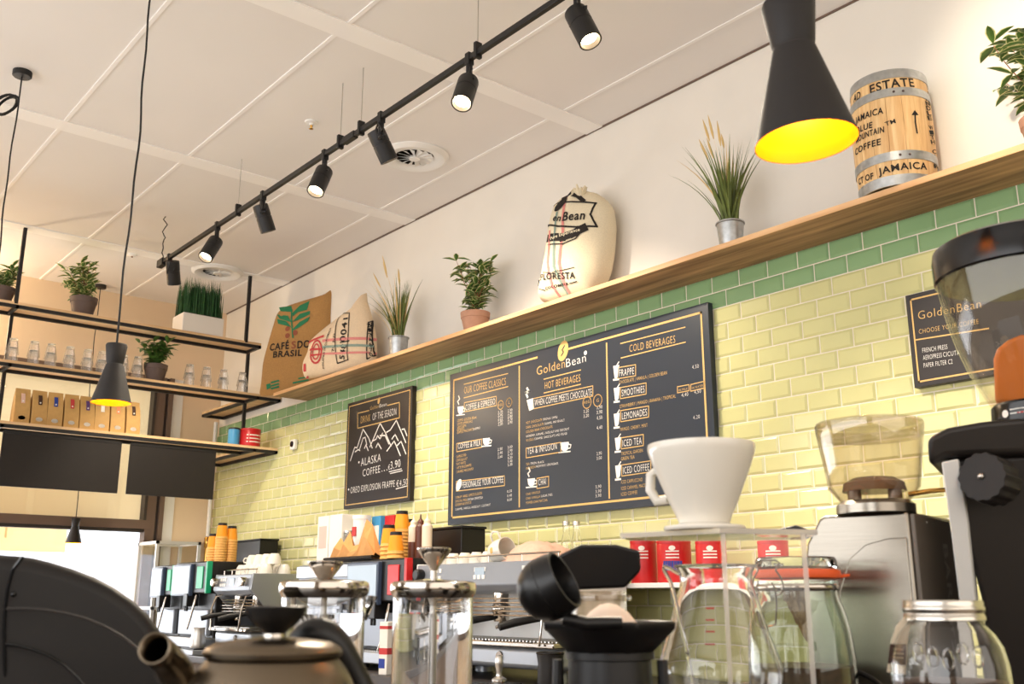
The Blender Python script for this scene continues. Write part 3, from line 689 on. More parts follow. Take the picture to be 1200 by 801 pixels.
# ================================================================ plants
def leaf(m, base, d, up, L, Wd, fold=.25, edge=True):
    d = d.normalized(); s = d.cross(up).normalized(); n = s.cross(d)
    def P(t, w, dr): return base+d*(L*t)+s*(Wd*w)-n*(L*dr)+n*(abs(w)*Wd*fold)
    prof = [(0, .05, 0), (.25, .38, .01), (.55, .5, .05), (.82, .28, .12), (1, 0.02, .2)]
    for sg in (-1, 1):
        for (t0, w0, d0), (t1, w1, d1) in zip(prof[:-1], prof[1:]):
            m.add([P(t0, 0, d0), P(t1, 0, d1), P(t1, sg*w1*.72, d1), P(t0, sg*w0*.72, d0)], [(0, 1, 2, 3)], 0)
            m.add([P(t0, sg*w0*.72, d0), P(t1, sg*w1*.72, d1), P(t1, sg*w1, d1), P(t0, sg*w0, d0)], [(0, 1, 2, 3)], 1 if edge else 0)
def ficus(loc, label, s, seed, pot='terracotta', pr=.055, ph=.085, hgt=.30, spread=.16, variegated=True, group=None):
    rg = random.Random(seed); o = thing('potted_plant', label, 'plant', loc, group=group)
    MB().lathe([(pr*.74, 0), (pr*.98, ph*.72), (pr*1.02, ph*.73), (pr*1.06, ph), (pr*.94, ph), (pr*.9, ph*.88), (.001, ph*.87)], 28).build('pot', pot, o, smooth=True)
    MB().lathe([(pr*.9, ph*.86), (pr*.5, ph*.93), (.001, ph*.94)], 20).build('soil', 'soil', o, smooth=True)
    st = MB(); lf = MB(); lf.flat = True
    for k in range(13):
        a = rg.uniform(0, 6.28); out = rg.uniform(.15, 1)*spread; hh = hgt*rg.uniform(.55, 1)*(1.1-.35*out/spread)
        pts = []
        for q in range(7):
            u = q/6; pts.append(Vector((math.cos(a)*out*u**1.3+rg.uniform(-.006, .006), min(.045, math.sin(a)*out*u**1.3)+rg.uniform(-.006, .006), ph*.9+hh*u)))
        st.tube(pts, [.0035*(1-.12*q) for q in range(7)], 5)
        for q in range(1, 7):
            for rep in range(3 if q > 1 else 2):
                b = rg.uniform(0, 6.28); dd = Vector((math.cos(b), math.sin(b)*(.35 if math.sin(b) > 0 else 1), rg.uniform(-.25, .7)))
                leaf(lf, pts[q]+Vector((0, 0, rg.uniform(-.02, .015))), dd, Vector((0, 0, 1)), rg.uniform(.06, .09)*s, rg.uniform(.028, .04)*s, edge=variegated)
    st.build('stems', 'brown_print', o, smooth=True); lf.build('foliage', ['leaf', 'leaf_edge'], o, smooth=True)
    return o
def blade(m, base, a, L, lean, w, rg, mi=0, droop=1.0):
    pts = []; N = 7; lean *= .35 if math.sin(a) > .2 else 1; h = Vector((math.cos(a), math.sin(a), 0)); s = Vector((-math.sin(a), math.cos(a), 0))
    for q in range(N+1):
        u = q/N; ang = lean*(.25+u*droop); pts.append(base if q == 0 else pts[-1]+(h*math.sin(ang)+Vector((0, 0, math.cos(ang))))*(L/N))
    for q in range(N):
        w0 = w*(1-(q/N)**1.6)/2; w1 = w*(1-((q+1)/N)**1.6)/2+.0002; c = h*(-w*.35)
        m.add([pts[q]-s*w0, pts[q]+c*(1-q/N), pts[q]+s*w0, pts[q+1]-s*w1, pts[q+1]+c*(1-(q+1)/N), pts[q+1]+s*w1], [(0, 1, 4, 3), (1, 2, 5, 4)], mi)
    return pts[-1]
def tuft(loc, label, hgt, pr, ph, n, seed, seeds=5):
    rg = random.Random(seed); o = thing('potted_grass', label, 'plant', loc, group='grasses in tin pots on the long shelf')
    MB().lathe([(pr*.78, 0), (pr*.8, .004), (pr*.97, ph-.008), (pr*1.05, ph-.006), (pr*1.05, ph), (pr*.95, ph), (pr*.93, ph-.012), (.001, ph-.014)], 32).build('tin_pot', 'galvanised', o, smooth=True)
    g = MB(); g.flat = True
    for k in range(n):
        a = rg.uniform(0, 6.28); r = pr*.55*rg.random()
        blade(g, Vector((math.cos(a)*r, math.sin(a)*r, ph-.015)), a+rg.uniform(-.5, .5), hgt*rg.uniform(.5, 1.02), rg.uniform(.05, .95)**1.2, rg.uniform(.009, .015), rg, 1 if rg.random() < .12 else 0)
    g.build('grass_blades', ['grass_leaf', 'grass_seed'], o, smooth=True)
    sd = MB()
    for k in range(seeds):
        a = rg.uniform(2.2, 5.2); L = hgt*rg.uniform(.85, 1.12); ln = rg.uniform(.1, .55); m = MB()
        e = blade(g2 := MB(), Vector((0, 0, ph-.01)), a, L, ln, .004, rg); dr = (Vector((math.cos(a)*math.sin(ln*1.1), math.sin(a)*math.sin(ln*1.1), math.cos(ln*1.1))))
        sd.v += [Vector(v) for v in []]
        b0 = len(sd.v); sd.v += g2.v; sd.f += [tuple(b0+i for i in f) for f in g2.f]; sd.m += g2.m
        sd.tube([e-dr*.02, e+dr*.01, e+dr*.05, e+dr*.09], [.002, .0055, .005, .001], 6)
    sd.build('seed_heads', 'grass_seed', o, smooth=True)
    return o
ZT2 = ZS+.0226
def onshelf(px, py=None, y=3.24): p = onY(px, py or 380, y); return Vector((p.x, y, ZT2))
p = onshelf(557, 372); ficus(p, 'small variegated potted plant in terracotta pot between tin grass and printed sack', 1.0, 11, pr=.078, ph=.12, hgt=.37, spread=.15)
p = onshelf(467, 400); tuft(p, 'spiky potted grass in tin pot beside the pink printed sack', .40, .062, .135, 90, 5)
p = onshelf(856, 270); tuft(p, 'tall potted grass in tin pot left of the big lamp and barrel', .39, .058, .125, 110, 8, 6)
p = onshelf(1226, 160, 3.24); ficus(p, 'potted plant at the right end of the long shelf, only leaf tips showing', 1.0, 21, pr=.07, ph=.11, hgt=.36, spread=.2)
# plants and planter on the hanging shelf
def onhang(px, py, z, x=-6.93): p = onX(px, py, x); return Vector((x, p.y, z))
p = onhang(98, 355, 3.1128); ficus(p, 'potted plant with small leaves on the top hanging shelf beside the cord', 1.05, 31, pot='pot_grey', pr=.085, ph=.13, hgt=.29, spread=.18)
p = onhang(2, 340, 3.1128); ficus(p, 'potted plant at the left edge on the top hanging shelf', 1.0, 33, pot='pot_grey', pr=.08, ph=.1, hgt=.17, spread=.15)
p = onhang(182, 436, 2.7278); ficus(p, 'potted plant among tumblers on the middle hanging shelf', 1.05, 37, pot='pot_grey', pr=.078, ph=.125, hgt=.21, spread=.15, variegated=False)
pa = onX(208, 386, -6.93); pb = onX(256, 388, -6.93); w = pb.y-pa.y
o = thing('grass_planter', 'square white planter of dense upright green grass on the top hanging shelf', 'planter', (-6.94, (pa.y+pb.y)/2, 3.1128)); h = w*.46
q = w/2; MB().box(-.1, .1, -q, q, 0, h-.004).build('planter_box', 'white_planter', o, bevel=.004)
MB().box(-.092, .092, -q+.008, q-.008, h-.006, h).build('soil', 'soil', o)
g = MB(); g.flat = True; rg = random.Random(4)
for k in range(620): blade(g, Vector((rg.uniform(-.088, .088), rg.uniform(-q+.01, q-.01), h-.004)), rg.uniform(0, 6.28), rg.uniform(.2, .29), rg.uniform(0, .12), .009, rg)
g.build('grass_blades', 'grass_dark', o)
# ================================================================ tumblers on the middle hanging shelf
def tumbler(loc, label):
    o = thing('glass_tumbler', label, 'glass', loc, group='faceted tumblers on the middle hanging shelf')
    m = MB(); n = 9; hh = .105
    m.shell([(.041, 0), (.040, .01), (.033, .06), (.0265, hh-.012), (.026, hh)], .003, n, bottom=False)
    m.lathe([(.0245, hh-.014), (.026, hh-.002), (.001, hh-.001)], n)
    m.build('tumbler_body', 'tumbler_glass', o, smooth=False)
    return o
gx = [13, 38, 58, 80, 101, 118, 143, 160, 221, 241, 261, 283]
for k, x in enumerate(gx):
    p = onX(x, 420+x*.13, -6.93)
    if k == 0: g0 = tumbler((-6.93, p.y, 2.7278), '')
    lo = g0 if k == 0 else dup(g0, (-6.93, p.y, 2.7278))
    lo['label'] = 'clear faceted upturned tumbler, lower of the %s pair from left on the middle shelf' % ORD[k]
    up = dup(g0, (-6.93, p.y, 2.7278+.060)); up['label'] = 'clear faceted tumbler stacked on top in the %s pair from left, middle shelf' % ORD[k]
# warm bulb glowing at the wall behind the tumblers
o = thing('wall_light', 'small glowing warm wall lamp behind the tumblers on the far wall', 'lamp', tuple(onX(279, 427, XB+.08)))
MB().ball((0, 0, 0), .028).build('bulb', 'bulb_glow', o, smooth=True); MB().cyl((-.075, 0, 0), (-.02, 0, 0), .02).build('lamp_holder', 'brass', o, smooth=True)
l = bpy.data.lights.new('wall_light_glow', 'POINT'); l.energy = 42; l.color = (1, .78, .52); l.shadow_soft_size = .03
lo = bpy.data.objects.new('wall_light_glow', l); C.objects.link(lo); lo.parent = o; lo.location = (.05, 0, 0)
o = thing('wall_light', 'added unseen lamp warming the window wall, left of the picture', 'lamp', (XB+.08, .95, 3.16))  # lamp added out of view to brighten and warm the window wall
MB().ball((0, 0, 0), .028).build('bulb', 'bulb_glow', o, smooth=True); MB().cyl((-.075, 0, 0), (-.02, 0, 0), .02).build('lamp_holder', 'brass', o, smooth=True)
lo2 = bpy.data.objects.new('wall_light_glow', l); C.objects.link(lo2); lo2.parent = o; lo2.location = (.05, 0, 0)
# ================================================================ kraft coffee bags on the lowest hanging shelf
bagx = [(23, 'pink_tag', 'pale tag, leftmost'), (43, 'brown_tag', 'dark brown tag'), (62, 'blue_print', 'blue tag'), (81, 'red_print', 'red tag'), (99, 'purple_print', 'purple tag'), (117, 'paper', 'white tag'), (135, 'orange_tag', 'orange tag'), (153, 'brown_tag', 'brown tag, rightmost')]
for k, (x, tg, nm) in enumerate(bagx):
    p = onX(x, 488+x*.1, -6.94); q = .048; hh = .235
    o = thing('coffee_bag', 'kraft coffee bag with %s on the lowest hanging shelf' % nm, 'bag', (-6.94, p.y, 2.3388), .06*math.sin(k*2.1), group='kraft coffee bags on the hanging shelf')
    m = MB(); rows = [(0, .045, 1), (.02, .047, 1), (hh*.4, .042, .99), (hh*.75, .026, .97), (hh*.93, .006, .95), (hh, .005, .94)]
    vs = []; fs = []
    for z, d, s in rows: vs += [(-d, -q*s, z), (d, -q*s, z), (d, q*s, z), (-d, q*s, z)]
    for i in range(len(rows)-1):
        for j in range(4): fs.append((i*4+j, i*4+(j+1) % 4, i*4+4+(j+1) % 4, i*4+4+j))
    fs += [(3, 2, 1, 0), tuple(range(len(vs)-4, len(vs)))]
    m.add(vs, fs).build('bag_body', 'kraft', o, bevel=.003)
    def fx(z):
        for (z0, d0, _), (z1, d1, _) in zip(rows, rows[1:]):
            if z <= z1: return d0+(d1-d0)*(z-z0)/(z1-z0)
        return .005
    z0, z1 = hh*.58, hh*.86; t = MB(); e = .0035
    t.quad((fx(z0)+e, -.012, z0), (fx(z0)+e, .012, z0), (fx(.75*hh)+e, .012, .75*hh), (fx(.75*hh)+e, -.012, .75*hh)); t.quad((fx(.75*hh)+e, -.012, .75*hh), (fx(.75*hh)+e, .012, .75*hh), (fx(z1)+e, .012, z1), (fx(z1)+e, -.012, z1)); t.build('colour_tag', tg, o)
    s = MB(); s.lathe([(.001, 0), (.017, 0)], 20, (.0465, 0, .04), 0, Matrix(((0, 0, 1), (0, 1.25, 0), (.8, 0, 0)))); s.build('oval_label', 'paper', o)
    s = MB(); s.lathe([(.001, 0), (.005, 0), (.005, -.003)], 14, (fx(hh*.64)+.005, 0, hh*.64), 0, Matrix(((0, 0, 1), (0, 1, 0), (1, 0, 0)))); s.build('valve', 'paper', o)
# tins and little camera at the end of the lowest hanging shelf
def tin(name, loc, r, h, m, label, cat='tin', lid=None, group=None):
    o = thing(name, label, cat, loc, group=group)
    MB().lathe([(r*.98, 0), (r, .004), (r, h-.008), (r*.985, h-.006), (r*.985, h-.002), (r, h)], 36).build('tin_body', m, o, smooth=True)
    MB().lathe([(r*1.01, h-.002), (r*1.01, h+.008), (r*.95, h+.010), (.001, h+.010)], 36).build('lid', lid or m, o, smooth=True)
    return o
p = onX(293, 515, -6.93); rt_ = tin('tea_tin', (-6.93, p.y, 2.3388), .075, .125, 'red_tin', 'red round tin at the end of the lowest hanging shelf')
s = Sheet((-6.93, p.y, 2.3388), (0, 1, 0), (1, 0, 0)); s.th = lambda u, v: math.sqrt(max(0, .0755**2-u*u)); t = MB()
for zz in (.085, .06, .035): s.line(t, [(-.05+.02*k, zz) for k in range(6)], .008, px=False)
t.build('tin_print', 'paper', rt_, world=True)
p = onX(274, 512, -6.95); tin('tea_tin', (-6.95, p.y, 2.3388), .042, .125, 'blue_tin', 'blue tin with dark lid left of the red tin on the hanging shelf', lid='black_paint')
p = onY(343, 521, D-.03)
o = thing('wall_camera', 'tiny white wall sensor with black lens on the tiles by the hanging shelf', 'sensor', (p.x, D-.0065, p.z))
MB().box(-.035, .035, -.03, 0, -.035, .04).build('sensor_body', 'white_plastic', o, bevel=.008); MB().lathe([(.022, 0), (.02, .006), (.001, .007)], 20, (0, -.03, .005), 0, Matrix(((1, 0, 0), (0, 0, -1), (0, 1, 0)))).build('lens', 'black_gloss', o, smooth=True)
BOLD = .022
# ================================================================ coffee sacks on the long shelf
def pillow(m, sheet, outline, T, back=.5, rings=12, n=96, power=2.6, wrinkle=.004, seed=0):
    P = [Vector(p) for p in outline]; L = [0]
    for a, b in zip(P, P[1:]+P[:1]): L.append(L[-1]+(b-a).length)
    Q = []
    for k in range(n):
        d = L[-1]*k/n; i = max(j for j in range(len(P)) if L[j] <= d); a = P[i]; b = P[(i+1) % len(P)]
        Q.append(a+(b-a)*((d-L[i])/max(1e-9, L[i+1]-L[i])))
    for _ in range(2): Q = [(Q[k-1]+Q[k]*2+Q[(k+1) % n])/4 for k in range(n)]
    c = Vector((sum(q.x for q in Q)/n, sum(q.y for q in Q)/n))
    def wr(u, v): return wrinkle*(noise.noise(Vector((u*9, v*6, seed)))+.5*noise.noise(Vector((u*22, v*17, seed+3))))
    def front(r): return T*max(0, 1-r**power)**.5
    vs = []; fs = []
    for side in (1, -1):
        base = len(vs)
        for k in range(rings+1):
            r = (k/rings)**.75
            for q in Q:
                p = c+(q-c)*r; h = front(r); e = (h+wr(p.x, p.y)*(1-r**6)) if side == 1 else -h*back
                vs.append(sheet.O+sheet.U*p.x+sheet.V*p.y+sheet.N*e)
        for k in range(rings):
            for i in range(n):
                j = (i+1) % n; f = (base+k*n+i, base+k*n+j, base+(k+1)*n+j, base+(k+1)*n+i); fs.append(f if side == 1 else f[::-1])
    m.add(vs, fs)
    angs = sorted((math.atan2((q-c).y, (q-c).x), (q-c).length) for q in Q)
    def th(u, v):
        d = Vector((u, v))-c; a = math.atan2(d.y, d.x); l = d.length
        best = min(angs, key=lambda t: min(abs(t[0]-a), 6.2832-abs(t[0]-a)))
        r = min(1, l/best[1]); return front(r)+wr(u, v)*(1-r**6)
    sheet.th = th; sheet.eps = .004
def clampz(sheet, pts, zmin):
    out = []
    for p in pts:
        u, v = sheet.px(*p); out.append((u, max(v, zmin-sheet.O.z)))
    return out
def sack(label, px0, th_deg, outline, T, m, y0, seed, back=.5):
    b = onY(px0[0], px0[1], y0); a = math.radians(th_deg)
    N = Vector((math.sin(a), -math.cos(a), 0)); U = Vector((math.cos(a), math.sin(a), 0))
    s = Sheet((b.x, y0, ZT2), U, N, V=(0, 0, 1))
    o = thing('coffee_sack', label, 'sack', (b.x, y0, ZT2), group='printed coffee sacks on the long shelf')
    mb = MB(); pillow(mb, s, clampz(s, outline, ZT2+.004), T, back, seed=seed); mb.build('sack_body', m, o, world=True, smooth=True, angle=70)
    return o, s
def cS(x, y): return (290+x/4.71, 310+y/4.71)
def cF(x, y): return (500+x/4.004, 200+y/4.004)
# brown sack
o, s = sack('brown jute coffee sack with green leaf print at the far end of the long shelf', (345, 455), 32, [cS(*p) for p in ((60, 760), (75, 660), (85, 540), (120, 410), (165, 260), (215, 228), (320, 195), (440, 160), (455, 130), (475, 140), (468, 260), (470, 420), (460, 560), (440, 700), (430, 800), (220, 830))], .06, 'jute', 3.27, 1, .35)
P1 = MB()
for pl in ([(175, 236), (245, 228), (248, 262), (185, 258)], [(165, 276), (225, 282), (245, 318), (180, 300)], [(165, 300), (215, 312), (244, 345), (170, 326)], [(248, 268), (290, 226), (345, 200), (330, 250), (280, 262), (252, 286)], [(250, 315), (290, 272), (348, 255), (345, 275), (280, 306)], [(252, 355), (290, 316), (348, 285), (335, 312), (285, 348), (255, 362)]): s.fill(P1, [cS(*p) for p in pl])
s.line(P1, [cS(*p) for p in ((246, 250), (244, 300), (248, 350), (252, 400))], .012)
s.fill(P1, [cS(*p) for p in ((105, 660), (128, 655), (130, 680), (108, 690))]); 
for yy in (650, 668, 684): s.line(P1, [cS(135, yy), cS(172, yy-10)], .012)
s.line(P1, [cS(255, 652), cS(335, 636)], .012); s.line(P1, [cS(285, 628), cS(320, 622)], .010)
P1.build('green_leaf_print', 'green_print', o, world=True)
P2 = MB(); s.tpx(P2, 'CAFÉ', cS(124, 476), cS(230, 464), 38/4.71); s.tpx(P2, 'DO', cS(276, 462), cS(345, 456), 40/4.71); s.tpx(P2, 'BRASIL', cS(142, 513), cS(301, 502), 34/4.71); P2.build('black_lettering', 'black_print', o, world=True)
P3 = MB(); s.tpx(P3, 'S', cS(243, 463), cS(268, 461), 40/4.71)
for c in ((222, 354), (222, 392), (265, 376)): s.disc(P3, cS(*c), .019)
P3.build('berry_print', 'brown_print', o, world=True)
# pale printed sack slumped in front
o, s = sack('pale coffee sack with red and black printing slumped beside the spiky grass', (400, 440), 22, [cS(*p) for p in ((318, 640), (305, 600), (310, 545), (340, 490), (345, 430), (400, 380), (500, 300), (600, 230), (636, 196), (640, 165), (664, 145), (656, 180), (690, 290), (712, 400), (718, 500), (706, 560), (690, 620), (500, 690))], .085, 'jute_pale', 3.2, 2, .6)
P1 = MB(); s.tpx(P1, '548', cS(536, 525), cS(548, 440), 34/4.71); s.tpx(P1, '0041', cS(540, 425), cS(556, 292), 34/4.71); s.tpx(P1, '3 1 3 4 6 7 0', cS(700, 315), cS(702, 505), 0.1/4.71) if False else None
s.line(P1, [cS(*p) for p in ((498, 545), (530, 275), (566, 268), (556, 525))], .007, closed=True); s.line(P1, [cS(515, 430), cS(562, 420)], .007)
s.line(P1, [cS(*p) for p in ((662, 520), (672, 318), (694, 312), (706, 500))], .007, closed=True)
for k, ch in enumerate('3134670'): s.tpx(P1, ch, cS(672+k*1.6, 345+k*27), cS(690+k*1.6, 341+k*27), 20/4.71)
s.tpx(P1, 'INDUSTRIA DE GUATEMALA', cS(425, 575), cS(466, 350), 12/4.71); s.tpx(P1, '70 KG', cS(478, 480), cS(488, 380), 14/4.71)
P1.build('black_lettering', 'black_print', o, world=True)
P2 = MB(); s.disc(P2, cS(380, 480), .050, ry=.075, ring=.012); s.disc(P2, cS(380, 480), .030, ry=.050, ring=.009); s.line(P2, [cS(350, 470), cS(412, 465)], .014); s.line(P2, [cS(355, 500), cS(408, 495)], .012); s.line(P2, [cS(344, 440), cS(420, 395)], .016); s.line(P2, [cS(318, 560), cS(322, 610)], .03)
P2.build('red_emblem', 'red_print', o, world=True)
P3 = MB(); s.line(P3, [cS(420, 420), cS(560, 408), cS(700, 412)], .018); s.line(P3, [cS(420, 492), cS(560, 486), cS(705, 490)], .014); P3.build('pink_stripes', 'pink_print', o, world=True)
P4 = MB(); s.line(P4, [cS(420, 455), cS(560, 445), cS(690, 450)], .016); P4.build('grey_stripe', 'grey_green_print', o, world=True)
# upright sack with the banner print
o, s = sack('upright cream sack with black banner print on the middle of the long shelf', (682, 350), 20, [cF(*p) for p in ((530, 610), (545, 540), (575, 360), (590, 250), (610, 170), (650, 125), (700, 110), (695, 84), (730, 74), (750, 100), (790, 100), (850, 140), (880, 180), (888, 250), (880, 380), (862, 480), (845, 520), (800, 640), (600, 680))], .13, 'jute_cream', 3.27, 3, .75)
P1 = MB(); s.tpx(P1, 'en', cF(598, 240), cF(628, 238), 28/4); s.tpx(P1, 'Bean', cF(638, 236), cF(742, 228), 40/4)
s.line(P1, [cF(*p) for p in ((600, 172), (640, 152), (795, 152), (770, 205), (800, 262), (700, 264), (620, 262), (582, 274))], .009)
for k in range(2): pass
s.line(P1, [cF(*p) for p in ((582, 320), (640, 312), (690, 294), (735, 270))], .040); s.line(P1, [cF(*p) for p in ((578, 352), (640, 344), (700, 318), (745, 268))], .006)
s.line(P1, [cF(*p) for p in ((648, 132), (680, 116), (712, 120), (735, 140))], .022)
s.disc(P1, cF(632, 160), .024, ry=.045, rot=-.7)
s.tpx(P1, 'FINCA', cF(592, 485), cF(622, 472), 10/4); s.tpx(P1, 'LA FLORESTA', cF(524, 540), cF(698, 505), 30/4); s.tpx(P1, 'COLOMBIA', cF(560, 560), cF(668, 536), 13/4)
s.line(P1, [cF(545, 495), cF(590, 482)], .004); s.line(P1, [cF(625, 470), cF(692, 454)], .004); s.line(P1, [cF(535, 566), cF(556, 562)], .004); s.line(P1, [cF(672, 530), cF(705, 520)], .004)
P1.build('black_print', 'black_print', o, world=True)
P5 = MB(); s.tpx(P5, 'Art of Experience', cF(588, 330), cF(722, 280), 13/4); s.eps = .007; P5 = MB(); s.tpx(P5, 'Pure Experience', cF(588, 330), cF(722, 284), 15/4); P5.build('pale_lettering', 'jute_cream', o, world=True); s.eps = .003
P3 = MB(); s.line(P3, [cF(*p) for p in ((660, 130), (640, 290), (622, 430), (640, 510), (668, 570))], .014); s.line(P3, [cF(*p) for p in ((585, 290), (572, 430), (590, 540), (625, 590))], .012); P3.build('pink_stripes', 'pink_print', o, world=True)
P4 = MB(); s.line(P4, [cF(*p) for p in ((615, 200), (600, 340), (598, 450), (640, 540), (660, 575))], .012); P4.build('grey_stripe', 'grey_green_print', o, world=True)
tp = s.pt(*s.px(*cF(722, 108))); t = MB()
for k in range(9):
    a = k*.7; t.tube([tp+Vector((0, 0, -.02)), tp+Vector((.02*math.cos(a), .02*math.sin(a), .012)), tp+Vector((.036*math.cos(a), .03*math.sin(a), .03+.012*math.sin(k*3)))], [.010, .011, .004], 6)
t.build('tied_neck', 'jute_cream', o, world=True, smooth=True)
BOLD = .02
# ================================================================ barrel
pb = onY(1050, 190, 3.25)
bx = pb.x; zb = ZT2; ztop = zat(bx, 3.25-.0, 88); hb = ztop-zb; rb = .1135
rb = 49/F*dist(bx, 3.25, 2.9)
rb = min(rb, .142); by = D-.010-rb*1.02
o = thing('wooden_barrel', 'small wooden coffee barrel with steel hoops and stencilled lettering on the long shelf', 'barrel', (bx, by, zb)); _dc = Vector((-bx, -by, 0)).normalized()*rb*.93; hb = zat(bx+_dc.x, by+_dc.y, 82)-zb
def rbz(z): u = z/hb*2-1; return rb*(1-.07*u*u)
st = MB(); NS = 16
for k in range(NS):
    a0 = 2*math.pi*k/NS+.004; a1 = 2*math.pi*(k+1)/NS-.004; vs = []; fs = []
    for q in range(9):
        z = .006+(hb-.012)*q/8
        for r in (rbz(z), rbz(z)-.012):
            for a in (a0, (a0+a1)/2, a1): vs.append((r*math.cos(a), r*math.sin(a), z))
    for q in range(8):
        b = q*6; fs += [(b, b+1, b+7, b+6), (b+1, b+2, b+8, b+7), (b+3, b+9, b+10, b+4), (b+4, b+10, b+11, b+5), (b, b+6, b+9, b+3), (b+2, b+5, b+11, b+8)]
    fs += [(0, 3, 4, 1), (1, 4, 5, 2), (48, 49, 52, 51), (49, 50, 53, 52)]
    st.add(vs, fs)
st.build('staves', 'barrel_wood', o)
MB().lathe([(rbz(hb)-.011, hb-.03), (.001, hb-.03)], 40).lathe([(rbz(0)-.011, .02), (.001, .02)], 40).build('barrel_heads', 'barrel_wood', o)
for zc, hw in ((hb-.018, .018), (hb*.79, .016), (hb*.24, .016), (.018, .018)):
    m = MB(); z0, z1 = zc-hw, zc+hw; m.lathe([(rbz(z0)-.004, z0), (rbz(z0)+.0025, z0), (rbz(z1)+.0025, z1), (rbz(z1)-.004, z1)], 48, caps=False)
    h = m.build('hoop', 'galvanised', o, smooth=True)
    if abs(zc-hb/2) < hb*.35:
        v = MB()
        for a in (-.95, -.72): v.ball((rbz(zc)*1.012*math.cos(a), rbz(zc)*1.012*math.sin(a), zc), .005, n=8, m=6)
        v.build('rivets', 'pot_grey', h, smooth=True)
class Drum(Sheet):
    def __init__(s, c, a0): s.c = Vector(c); s.a0 = a0; s.th = None; s.eps = .0015; s.N = Vector((math.cos(a0), math.sin(a0), 0)); s.U = Vector((-math.sin(a0), math.cos(a0), 0)); s.V = Vector((0, 0, 1)); s.O = s.c
    def px(s, px, py):
        d = ray(px, py); oc = CAM-s.c; z = hb/2
        for _ in range(3):
            r = rbz(z); A = d.x**2+d.y**2; B = 2*(oc.x*d.x+oc.y*d.y); Cc = oc.x**2+oc.y**2-r*r; dd = B*B-4*A*Cc
            t = (-B-math.sqrt(max(0, dd)))/(2*A); p = oc+d*t; z = p.z
        a = math.atan2(p.y, p.x)-s.a0; a = (a+math.pi) % (2*math.pi)-math.pi
        return (a*rb, z)
    def pt(s, u, v, e=None):
        a = s.a0+u/rb; r = rbz(v)+s.eps; return s.c+Vector((r*math.cos(a), r*math.sin(a), v))
dr = Drum((bx, by, zb), -1.0)
def cG(x, y): return (900+x/4, y/4)
L1 = MB()
def TB(st, x0, y0, x1, y1, cap):
    L1 = MB(); dr.tpx(L1, st, cG(x0, y0), cG(x1, y1), cap/4); L1.build('stencil_word', 'black_print', o, world=True)
TB('ESTATE', 480, 440, 686, 408, 40); TB('AD', 402, 482, 434, 462, 36); TB('JAMAICA', 412, 582, 541, 532, 30); TB('BLUE', 420, 626, 490, 598, 28); TB('MOUNTAIN', 415, 672, 545, 620, 28); TB('TM', 552, 592, 600, 576, 20); TB('COFFEE', 412, 730, 530, 678, 30)
def cH(x, y): return (1000+x/4.005, 150+y/4.005)
def TH2(st, x0, y0, x1, y1, cap):
    L1 = MB(); dr.tpx(L1, st, cH(x0, y0), cH(x1, y1), cap/4); L1.build('stencil_word', 'black_print', o, world=True)
TH2('JAMAICA', 120, 222, 345, 196, 32); TH2('CT OF', 28, 268, 95, 238, 30)
for k, ch in enumerate('HANDLE WITH CARE'):
    if ch != ' ': x = 735+k*2.9; y = 450+k*22.5; dr.tpx(L1, ch, cG(x, y), cG(x+18, y+1), 17/4)
L1.build('stencil_column', 'black_print', o, world=True); L1 = MB(); dr.line(L1, [cG(698, 622), cG(690, 575), cG(688, 525)], .006); dr.fill(L1, [cG(672, 540), cG(687, 516), cG(705, 540)])
L1.build('stencil_arrow', 'black_print', o, world=True)
BOLD = 0
# ================================================================ back counter along the tiled wall
CZ = .93
bc = thing('back_counter', 'long dark back counter along the tiled wall under the coffee machines', 'counter', (-3.5, 3.0, 0))
MB().box(XB+.02, 1.2, 2.50, D-.008, CZ-.04, CZ).build('worktop', 'counter_dark', bc, world=True, bevel=.004)
MB().box(XB+.02, 1.2, 2.56, D-.008, 0, CZ-.04).build('cabinet_front', 'counter_front', bc, world=True)
def xz(px, py, y): p = onY(px, py, y); return p.x, p.z
def cup_proto(r, h, m, name='coffee_cup', group=None, handle=True):
    o = thing(name, '', 'cup', (0, 0, 0), group=group)
    # upturned cup: rim on the tray, foot on top
    MB().lathe([(r, 0), (r*.98, h*.3), (r*.86, h*.7), (r*.62, h*.95), (r*.58, h), (r*.5, h-.003), (.001, h-.003)], 28).build('cup_bowl', m, o, smooth=True)
    if handle: MB().tube([(r*.93, 0, h*.25), (r*1.25, 0, h*.25), (r*1.38, 0, h*.45), (r*1.22, 0, h*.68), (r*.85, 0, h*.7)], .004, 8).build('handle', m, o, smooth=True)
    return o
